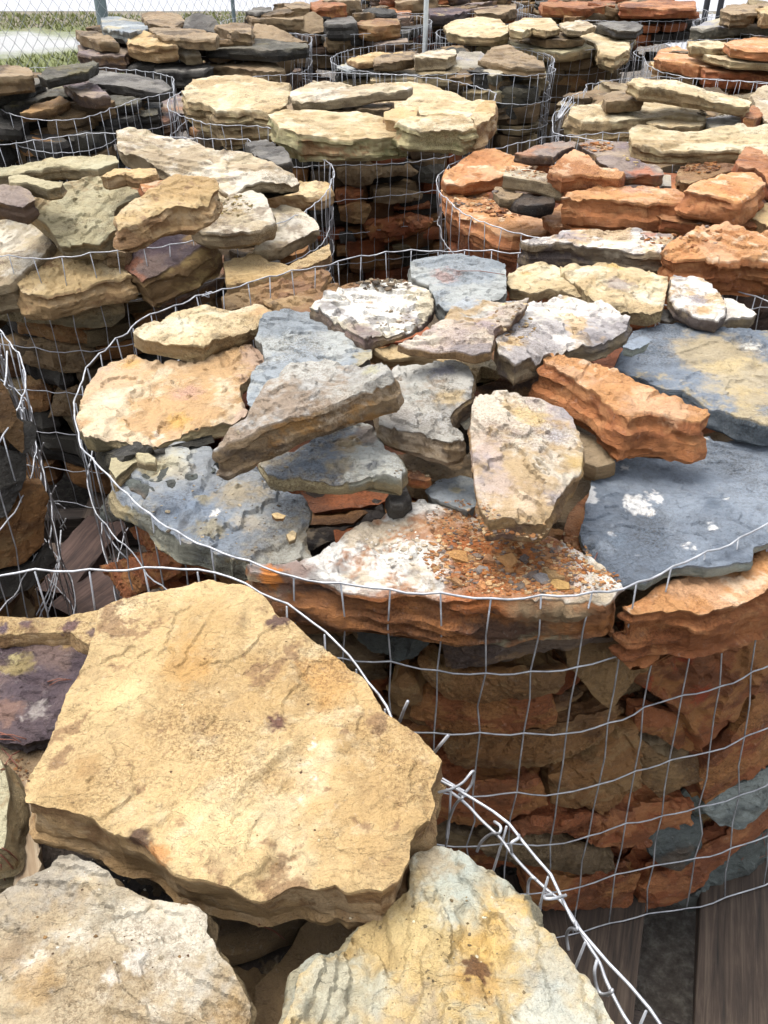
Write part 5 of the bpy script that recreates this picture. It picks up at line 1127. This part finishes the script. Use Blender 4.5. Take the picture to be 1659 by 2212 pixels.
for q, (score, b, out, zt, hh, pal, cj, ci, d, sd_, sx, sy, vis) in enumerate(cands):
    if not vis or (score < .00012 and b.key not in 'BCF'): continue
    single = q < N_SINGLE and score > 0
    ctr = np.array([np.mean([p[0] for p in out]), np.mean([p[1] for p in out]), zt])
    n = np.array([-sx, -sy, 1.0])
    poly3 = np.array([[x, y, zt + sx * (x - ctr[0]) + sy * (y - ctr[1])] for x, y in out])
    res = max(.0045 if single else .012, (6.0 if single else 12) * d / F_PX)
    r = place_stone(poly3, ctr, n, hh, pal, sd_, res, 1.3, 1.3, simple=not single)
    if r is None: continue
    Wv, Fc, C = r
    if single:
        used_[(b.key, cj)] = used_.get((b.key, cj), 0) + 1
        o = new_obj('stone', Wv, Fc, M_STONE, cols=C, sharp=24, origin=np.array([ctr[0], ctr[1], Wv[:, 2].min()]))
        tag(o, '%s stone, %s from left in the %s course down, %s' % (CNAME[pal], ORD[min(ci, 15)], ORD[min(cj, 15)], WHERE[b.key].replace('the ', '')), 'stone', 'stones stacked in courses behind the mesh')
    else:
        fill.add(Wv, Fc, C)
# the stones nobody can see singly: the heart of every basket
protos = []
rnd = random.Random(4)
for k in range(24):
    n = 8; pts = np.array([[rnd.uniform(.75, 1.1) * math.cos(t * 6.283 / n), rnd.uniform(.55, .85) * math.sin(t * 6.283 / n)] for t in range(n)]) * .1
    g = stone_geo(pts, rnd.uniform(.04, .075), .011, 500 + k, 1.3, 1.2)
    if g: protos.append(g)
for b in BASKETS:
    rnd = random.Random(hash_str(b.key + 'core'))
    for k in range(130 if b.key in 'ABCDEFGHIKL' else 70):
        a = rnd.uniform(0, 6.283); rr = (b.r - .15) * math.sqrt(rnd.random())
        zt = rnd.uniform(.18, .67) if b.key not in 'JMOQNRSTU' else rnd.uniform(.4, .80)
        if b.key in 'GHIKL' and k % 2 == 0: zt = rnd.uniform(.66, .735)
        elif k % 3 == 0: zt = rnd.uniform(.62, .69) if b.key not in 'JMOQNRSTU' else rnd.uniform(.72, .82)
        if b.key == 'B': zt = min(zt, .655)
        if b.key == 'C': zt = min(zt, .61)
        V, F_, side = rnd.choice(protos); q = rnd.uniform(.75, 1.25); r_ = rnd.uniform(0, 6.28)
        sx, sy = rnd.uniform(-.12, .12), rnd.uniform(-.12, .12)
        Wv = np.stack([(V[:, 0] * math.cos(r_) - V[:, 1] * math.sin(r_)) * q, (V[:, 0] * math.sin(r_) + V[:, 1] * math.cos(r_)) * q, V[:, 2]], 1)
        Wv[:, 2] += sx * Wv[:, 0] + sy * Wv[:, 1]
        Wv += np.array([b.c[0] + rr * math.cos(a), b.c[1] + rr * math.sin(a), zt])
        fill.add(Wv, F_, paint(Wv, side, rnd.choice(MIX[b.key]), rnd.randint(0, 9999), simple=True))
o = fill.build('stone_fill', M_STONE, sharp=24)
tag(o, 'loose stones filling the inside and the hidden courses of the wire baskets', 'stone fill', kind='stuff')

# ------------------------------------------------------------------ crumbs and chips
def chip_geo(c, n, size, rnd, pal, h=None):
    u = np.cross(np.array([0, 1.0, 0]), n); u /= np.linalg.norm(u); v = np.cross(n, u)
    k = rnd.choice([4, 5, 6]); a0 = rnd.uniform(0, 6.28); h = h or size * rnd.uniform(.10, .28)
    nn = n + np.array([rnd.uniform(-.35, .35), rnd.uniform(-.35, .35), 0]); nn /= np.linalg.norm(nn)
    u = np.cross(np.array([0, 1.0, 0]), nn); u /= np.linalg.norm(u); v = np.cross(nn, u)
    top = []; bot = []
    for i in range(k):
        a = a0 + i * 6.283 / k + rnd.uniform(-.3, .3); r = size * rnd.uniform(.35, .65)
        q = c + u * r * math.cos(a) + v * r * math.sin(a) * .8
        top.append(q + nn * h * rnd.uniform(.7, 1.1)); bot.append(c + (q - c) * 1.12)
    V = np.array(top + bot)
    F = [tuple(range(k))] + [(i, i + k, (i + 1) % k + k, (i + 1) % k) for i in range(k)] + [tuple(range(k, 2 * k))[::-1]]
    col = lin(pal) * rnd.uniform(.75, 1.15)
    return V, [f[::-1] if False else f for f in F], np.tile(np.clip(col, 0, 1), (2 * k, 1))

rnd = random.Random(21)
bpy.context.view_layer.update()
from mathutils.bvhtree import BVHTree
PROX = []
for o in STONES:
    me = o.data; n = len(me.vertices); co = np.empty(n * 3, np.float32); me.vertices.foreach_get('co', co)
    co = co.reshape(-1, 3) + np.array(o.location)[None]
    v = co - CAM; d = v @ FWD; X = CX + F_PX * (v @ RT) / d; Y = CY - F_PX * (v @ UP) / d
    PROX.append([X.min(), X.max(), Y.min(), Y.max(), o, None])
def drop(px, py):
    """the stone surface met on a sight line, so that loose pieces really rest on it"""
    d = ray(px, py); d = Vector(d / np.linalg.norm(d)); best = None
    for q in PROX:
        if q[0] < px < q[1] and q[2] < py < q[3]:
            if q[5] is None:
                me = q[4].data
                q[5] = BVHTree.FromPolygons([v.co for v in me.vertices], [p.vertices for p in me.polygons])
            loc, nrm, i, dist_ = q[5].ray_cast(Vector(CAM) - q[4].location, d)
            if loc is not None and (best is None or dist_ < best[0]): best = (dist_, np.array(loc + q[4].location), np.array(nrm))
    return None if best is None else best[1:]
chips = Mesh()
CH = ['#c08c58', '#b07c4c', '#c8a070', '#a0683c', '#ac8058', '#8a7a6c', '#d0b48c', '#9c6c44', '#756860', '#b5743c']
def scatter(cx, cy, rx, ry, n, s0, s1, cols, clump=.0, seed=0):
    for i in range(n):
        a = rnd.uniform(0, 6.28); r = rnd.random() ** .6
        x = cx + rx * r * math.cos(a); y = cy + ry * r * math.sin(a)
        h = drop(x, y)
        if h is None: continue
        loc, nr = h
        if nr[2] < .55: continue
        chips.add(*chip_geo(loc, np.array([nr[0] * .3, nr[1] * .3, 1.0]), s0 + (s1 - s0) * rnd.random() ** 3.2, rnd, rnd.choice(cols)))
scatter(1095, 1205, 180, 82, 2600, .0009, .0075, CH)
scatter(1095, 1215, 140, 60, 130, .006, .013, CH)
scatter(1210, 1252, 130, 36, 800, .0009, .007, CH)
scatter(1000, 1125, 85, 45, 700, .0009, .005, CH)
scatter(860, 1180, 80, 45, 90, .0025, .008, ['#ddd6ca', '#cdbfa8', '#efe9e0', '#b5a48c'])
scatter(820, 612, 60, 16, 160, .003, .014, ['#4a4036', '#6c5c48', '#8b7a60', '#3c342c'])
scatter(860, 690, 60, 30, 50, .003, .010, ['#cdbfa8', '#8b7a60'])
scatter(480, 1000, 150, 80, 40, .002, .006, ['#8b7a60', '#b0a084', '#5c5040'])
scatter(1110, 690, 50, 60, 70, .003, .010, ['#b0905c', '#8b7050', '#cdb58c'])
scatter(1025, 430, 60, 30, 260, .004, .014, CH)
scatter(1090, 455, 50, 16, 120, .004, .014, ['#7a4a28', '#9a6236', '#5a3a24'])
scatter(1150, 372, 60, 14, 60, .004, .012, CH)
scatter(1470, 510, 90, 30, 120, .004, .014, CH)
scatter(1510, 360, 50, 14, 120, .005, .016, ['#8b5a34', '#a8723c', '#6a4a30'])
scatter(1290, 318, 40, 10, 70, .005, .016, CH)
scatter(1430, 345, 100, 16, 60, .004, .012, ['#cdb47c', '#a8905c'])
scatter(505, 445, 40, 25, 70, .003, .012, ['#a08c58', '#c8b48c', '#7a683c'])
scatter(1540, 240, 40, 12, 90, .006, .02, ['#7a6a50', '#9a8a6a'])
scatter(900, 1020, 60, 50, 70, .002, .007, ['#5c4c3c', '#8b7a60'])
scatter(600, 1620, 300, 280, 70, .0010, .0026, ['#8a6a40', '#d8c49a', '#5c4430'])
scatter(250, 1980, 200, 150, 50, .0010, .0028, ['#8a6a40', '#e4dccb', '#5c4430'])
scatter(950, 2060, 250, 150, 70, .0010, .003, ['#8a7a58', '#e0d6b8', '#6c5c40'])
scatter(450, 1130, 200, 80, 60, .002, .006, ['#5c5040', '#b0a084'])
scatter(35, 1668, 35, 30, 90, .0012, .004, ['#6c4a30', '#8a6038', '#4a3424'])
tag(chips.build('stone_crumbs', M_STONE, smooth=False), 'orange and grey crumbs and chips of stone lying on the slabs', 'stone chips', kind='stuff')
# the larger chips one by one
BIG = [('flat tan chip, the largest on the left of the orange crumbs', 985, 1205, .026, '#cf9c60'), ('pale tan chip in the middle of the orange crumbs', 1100, 1213, .022, '#cf9a60'),
 ('pinkish chip left of the middle of the orange crumbs', 1060, 1210, .018, '#c89468'), ('olive brown chip beside the tan one near the front wire', 1197, 1243, .022, '#9a7c54'),
 ('grey pointed chip near the front wire', 1172, 1253, .018, '#8f8a88'), ('tan square chip closest to the front wire', 1205, 1267, .020, '#c8a062'),
 ('thin grey chip left of the tooth-shaped slab foot', 1040, 1235, .015, '#8a8078'), ('orange chip near the front edge of the crumbs', 1045, 1281 - 14, .014, '#cf9460'),
 ('small brown chip at the front edge of the crumbs', 985, 1258, .016, '#a87e54'), ('dark chip right of the middle of the orange crumbs', 1150, 1245, .013, '#7c6c60')]
for lab, x, y, s, c in BIG:
    h = drop(x, y)
    if h is None: continue
    V, Fc, C = chip_geo(h[0], np.array([0, 0, 1.0]), s, rnd, c, s * .22)
    tag(new_obj('stone_chip', V, Fc, M_STONE, cols=C, smooth=False, origin=h[0]), lab, 'stone chip')

# ------------------------------------------------------------------ pine needles
def needle(px, py, qx, qy, lift=.002):
    a, b = drop(px, py), drop(qx, qy)
    if a is None or b is None: return
    a, b = a[0], b[0]
    if np.linalg.norm(a - b) > .16: b = a + (b - a) / np.linalg.norm(b - a) * .08
    mid = (a + b) / 2 + np.array([0, 0, .003]); up = np.array([0, 0, lift])
    V, Fc = tube([a + up, (a + mid) / 2 + up, mid + up, (mid + b) / 2 + up, b + up], .0006, 4)
    o = new_obj('pine_needle', V, Fc, M_NEEDLE)
    tag(o, 'dry reddish pine needle fallen on the stones', 'pine needle', 'fallen pine needles')
for a in [(104,1476,155,1472),(108,1484,150,1472),(0,1585,55,1612),(0,1600,60,1612),(0,1590,58,1600),(5,1620,40,1660),(12,1655,45,1625),(0,1848,30,1880),(3,1870,12,1905),(6,1835,40,1862),
          (240,1150,300,1270),(245,1160,262,1190),(250,1175,290,1235),(1290,1197,1275,1240),(1230,1205,1270,1245),(560,2000,620,2035),
          (1600,1860,1655,1800),(1595,1880,1650,1850),(1210,2026,1325,2030),(1230,2030,1300,2022),(1540,2030,1610,1950),(1560,2015,1600,1985),(985,588,1090,596),(1640,1780,1655,1850)]:
    needle(*a)

# ------------------------------------------------------------------ seam wires, hooks and cut ends
def wire_part(name, pts, parent, r=.00125, sm=True):
    p = np.array(pts, float)
    if sm and len(p) > 2:      # smooth through the points
        out = []
        for i in range(len(p) - 1):
            p0 = p[max(i - 1, 0)]; p1 = p[i]; p2 = p[i + 1]; p3 = p[min(i + 2, len(p) - 1)]
            for k in range(6):
                t = k / 6
                out.append(.5 * ((2 * p1) + (-p0 + p2) * t + (2 * p0 - 5 * p1 + 4 * p2 - p3) * t * t + (-p0 + 3 * p1 - 3 * p2 + p3) * t ** 3))
        out.append(p[-1]); p = np.array(out)
    V, Fc = tube(p, r, 7)
    return new_obj(name, np.array(V) - np.array(parent.location), Fc, M_WIRE, parent)
def wp(l, z=None):
    return [P(x, y, (q[0] if (q := rest) else (z or .735))) for x, y, *rest in l]
A_ = B_A.root
wire_part('seam_wire', wp([(935,1690,.728),(975,1712,.726),(1010,1740,.722),(1040,1772,.72),(1080,1810,.72),(1110,1850,.718),(1150,1893,.716),(1185,1925,.715),(1215,1950,.716),(1245,1995,.716),(1270,2040,.715),(1295,2080,.714),(1310,2120,.712),(1345,2190,.712),(1380,2240,.712)]), A_)
wire_part('seam_wire', wp([(940,1672,.73),(960,1685,.73),(985,1700,.732),(1003,1710,.735)]), A_)
for (l) in [[(945,1712,.735),(975,1704,.74),(1000,1690,.745),(1020,1667,.75),(1024,1672,.745),(1018,1695,.735),(1005,1712,.73)],
            [(965,1813,.69),(968,1780,.70),(980,1745,.715),(990,1730,.73),(1000,1722,.735),(992,1716,.73)],
            [(1030,1840,.69),(1040,1818,.70),(1060,1802,.715),(1078,1800,.735),(1081,1785,.735),(1068,1775,.73)],
            [(1105,1840,.72),(1104,1822,.74),(1118,1812,.74),(1121,1804,.735)],
            [(1140,1935,.69),(1142,1905,.70),(1150,1896,.72),(1158,1900,.72)],
            [(1222,1934,.735),(1200,1940,.745),(1178,1941,.745),(1178,1935,.735),(1192,1932,.73)],
            [(1228,2052,.69),(1224,2020,.70),(1232,2006,.72),(1246,2008,.735),(1244,1992,.735)],
            [(1290,2074,.735),(1284,2100,.73),(1290,2135,.72),(1302,2148,.72),(1320,2144,.73),(1322,2138,.73),(1312,2150,.72)]]:
    wire_part('tie_hook', wp(l), A_, .00115)
wire_part('cut_wire_end', wp([(864,1558,.73),(872,1535,.755),(881,1515,.775)]), A_, .0013, False)
wire_part('cut_wire_end', wp([(862,1560,.73),(874,1530,.75)]), A_, .0013, False)
wire_part('cut_wire_end', wp([(935,1630,.74),(950,1610,.76),(968,1589,.78)]), A_, .0013, False)
E_ = B_E.root
def zl(l): return [(x * .293, y * .293 + 688.5, z) for x, y, z in l]
for l in [[(-60,680,.70),(0,590,.70),(30,500,.70),(48,400,.70),(52,240,.72)],
          [(-60,1240,.62),(20,1150,.62),(100,990,.62),(158,860,.62),(165,760,.62),(150,650,.64)],
          [(-40,1740,.52),(80,1590,.52),(200,1450,.52),(280,1300,.52),(305,1150,.52),(305,1050,.52),(292,970,.54)],
          [(-20,2160,.42),(120,2040,.42),(250,1860,.42),(350,1680,.42),(382,1520,.42),(382,1390,.42),(375,1285,.44)],
          [(260,2200,.34),(360,2000,.34),(420,1800,.34),(440,1680,.34),(450,1560,.34)],
          [(350,2180,.28),(400,2020,.28),(440,1800,.28),(445,1700,.28)]]:
    wire_part('cut_horizontal_wire', wp(zl(l)), E_, .0015)
for l in [[(165,680,.64),(168,640,.65),(172,602,.66)], [(300,1000,.53),(310,950,.55),(322,915,.56)], [(380,1300,.43),(395,1265,.45),(413,1232,.46)], [(445,1540,.35),(470,1510,.37),(487,1470,.38)],
          [(408,1360,.42),(440,1370,.42),(470,1395,.41),(480,1400,.41)], [(160,670,.65),(172,688,.65),(180,660,.66)]]:
    wire_part('cut_wire_end', wp(zl(l)), E_, .0013)
for l in [[(0,200,.73),(30,400,.66),(120,650,.58),(230,860,.50),(300,1010,.44),(345,1200,.36),(380,1320,.32),(440,1500,.26),(470,1560,.24)],
          [(-10,360,.70),(60,500,.64),(150,700,.55),(260,930,.46),(330,1150,.38),(395,1350,.30),(490,1550,.24)],
          [(10,270,.72),(90,520,.62),(180,760,.54),(280,960,.46),(350,1230,.35),(400,1420,.28),(400,1600,.22)],
          [(30,300,.71),(140,620,.58),(200,800,.52),(290,1020,.44),(340,1180,.38),(390,1400,.28)]]:
    wire_part('twisted_seam_wire', wp(zl(l)), E_, .0012)
Bq = B_B.root
wire_part('seam_wire', wp(zl([(760,1500,.60),(800,1600,.58),(870,1700,.57),(940,1770,.56),(1040,1880,.54),(1160,1978,.52),(1250,2050,.5)])), Bq, .0013)
wire_part('twisted_tie', wp([(436,640,.735),(455,634,.74),(456,630,.735),(440,637,.735),(452,642,.73),(445,630,.74)]), Bq, .0009)
G_ = B_G.root
rr = random.Random(5)
for k in range(9):
    a = rr.uniform(-12, 12); b2 = rr.uniform(-14, 14)
    wire_part('loose_tangled_wire', wp([(1232 + a, 214 + rr.uniform(-4, 8), .76), (1214 + a * .7, 245, .74), (1200 + b2 * .4, 270, .70), (1196 + b2 * .6, 290, .62), (1203 + b2, 306, .55)]), G_, .0011)
I_ = B_I.root
for k in range(7):
    a = rr.uniform(-8, 8)
    wire_part('loose_tangled_wire', wp([(1165 + a, 116, .74), (1190 + a, 132, .70), (1186 + a * .5, 160, .62), (1196 + a * .4, 200, .5), (1203 + a, 235, .40)]), I_, .0011)
K_ = B_K.root
for k in range(6):
    a = rr.uniform(-8, 8)
    wire_part('loose_tangled_wire', wp([(1345 + a, 60, .76), (1362 + a, 80, .72), (1352 + a, 105, .64), (1366 + a, 130, .55)]), K_, .0011)

# ------------------------------------------------------------------ pallets, split stake
def pallet(b, label, rz=0.0, xs=None, wd=.125):
    root = empty('wooden_pallet', (b.c[0], b.c[1], 0), rz)
    tag(root, label, 'pallet', 'wooden pallets under the baskets')
    mt = M_WOOD
    for i, x in enumerate(xs or [-.53 + i * .265 for i in range(5)]):
        V, Fc = box_mesh((x, 0, .108), 1.16, wd + .012 * math.sin(i * 2.1), .018, math.pi / 2, seed=i + hash_str(label) % 99, wob=.0012, nx=10)
        new_obj('deck_board', V, Fc, mt, root, smooth=True, sharp=30)
    for i in range(3):
        V, Fc = box_mesh((0, -.53 + .53 * i, .054), 1.16, .045, .088, 0, seed=i, wob=.0008, nx=8)
        new_obj('stringer', V, Fc, M_WOODX, root, sharp=30)
    return root
pallet(B_B, 'weathered grey-brown pallet under the middle basket, its boards showing at the lower right', -.32, [.537, .337, .137, -.063, -.263, -.463], .12)
pallet(B_C, 'dark pallet hidden under the middle left basket', .05)
pallet(B_E, 'reddish brown pallet under the left edge basket', .0)
pallet(B_D, 'dark pallet under the orange basket', -.04)
pallet(B_F, 'dark pallet under the basket of big cream blocks', .02)
for (b, l) in ((B_A, 'pallet under the nearest basket'), (B_G, 'pallet under the right basket of cream slabs'), (B_I, 'pallet under the brown slab basket')): pallet(b, l, .02)
# loose board wedged in the dark gap at the left
rb = empty('wooden_board', (0, 0, 0)); bpy.data.objects.remove(rb)
def plank(label, p, q, w, th, mt, roll=0, name='wooden_board'):
    p, q = np.array(p), np.array(q); L = np.linalg.norm(q - p)
    V, Fc = box_mesh((0, 0, 0), L, w, th, 0, seed=len(label), wob=.0012, nx=12)
    o = new_obj(name, V, Fc, mt, sharp=30)
    o.location = (p + q) / 2; o.rotation_mode = 'QUATERNION'
    from mathutils import Quaternion
    o.rotation_quaternion = Vector(q - p).to_track_quat('X', 'Z') @ Quaternion((1, 0, 0), roll)
    return tag(o, label, 'board')
M_REDWOOD = wood_material('reddish_board', (.022, .012, .009), (.06, .032, .024), (.11, .065, .05), 0)
plank('reddish brown board lying diagonally in the dark gap between the left baskets', P(100, 1290, .16), P(235, 1130, .16), .10, .03, M_REDWOOD)
plank('reddish board end in the dark gap above the tan slab', P(150, 1340, .2), P(290, 1235, .2), .11, .03, M_REDWOOD)
plank('pale split wooden stake standing between the near stones at the left', P(42, 1700, .70), P(66, 1905, .70), .020, .012, M_STAKE, name='wooden_stake')

# ------------------------------------------------------------------ fence, posts
fence0 = np.array([-2.35, 3.0]); fence1 = np.array([-.40, 7.35])
fd = fence1 - fence0; flen = np.linalg.norm(fd); fa = math.atan2(fd[1], fd[0])
fr = empty('chain_link_fence', (fence0[0], fence0[1], 0), fa)
tag(fr, 'grey chain link fence running behind the left baskets', 'fence')
W_ = .074; H_ = .074; rows_ = int(1.5 / (H_ / 2))
pts = []
for k in range(rows_ + 1):
    s = 1 if k % 2 else -1
    x = s * (W_ / 4 + .0008)
    pts += [(x, .0025 * s, k * H_ / 2)]
V, Fc = tube(pts, .0014, 4)
zz = new_obj('zigzag_wire', V, Fc, M_WIRE, fr); zz.location = (.03, 0, .03)
nz = int(flen / (W_ / 2))
for i in range(1, nz):
    c = zz.copy(); COL.objects.link(c); c.parent = fr
    c.location = (.03 + i * W_ / 2, 0, .03)
    if i % 2: c.scale = (-1, 1, 1)
def cyl(name, base, h, r, m_, parent=None, n=14, loc=None):
    V = []; Fc = []
    zs = [0, h - r * .4, h]; rs_ = [r, r, r * .7]
    for z, q in zip(zs, rs_):
        for k in range(n): V.append((q * math.cos(k * 6.2832 / n), q * math.sin(k * 6.2832 / n), z))
    for j in range(2):
        for k in range(n): Fc.append((j * n + k, j * n + (k + 1) % n, (j + 1) * n + (k + 1) % n, (j + 1) * n + k))
    Fc.append(tuple(range(n))[::-1]); Fc.append(tuple(range(2 * n, 3 * n)))
    o = new_obj(name, V, Fc, m_, parent, sharp=40); o.location = base; return o
pw = P(234, 8, .86)
dist = lambda q: float(np.dot(q - fence0, fd) / flen)
def fence_u(px):      # where along the fence a picture column falls
    d = ray(px, 20)[:2]; d = d / np.linalg.norm(d)
    A = np.array([[d[0], -fd[0] / flen], [d[1], -fd[1] / flen]]); t, u = np.linalg.solve(A, fence0)
    return u
for px, r in ((234, .030), (517, .012)):
    cyl('fence_post', (fence_u(px), .045, 0), 1.75, r, M_POST, fr)
pr = P(912, 40, 1.05)
st = cyl('steel_stake', (0, 0, 0), 1.9, .012, M_STEEL)
vx = ray(914, 104); q = CAM + vx / np.linalg.norm(vx[:2]) * 4.92
st.location = (q[0], q[1], 0); st.rotation_euler = (0, .012, 0)
tag(st, 'thin pale steel stake standing between the brown pile and the pale back basket', 'stake')
for i, (px, lab, dd) in enumerate([(1524, 'dark thin post left on the pale pad', 8.6), (1554, 'dark thin post right on the pale pad', 8.6)]):
    v = ray(px, 25); q = CAM + v / np.linalg.norm(v[:2]) * dd
    o = cyl('steel_post', (q[0], q[1], 0), 1.5, .024, M_DARKPOST); tag(o, lab, 'post', 'dark posts on the pale pad')
print('TRACED', len(STONES), 'CANDS', len(cands), 'TRIS', sum(len(o.data.polygons) for o in sc.objects if o.type == 'MESH'))
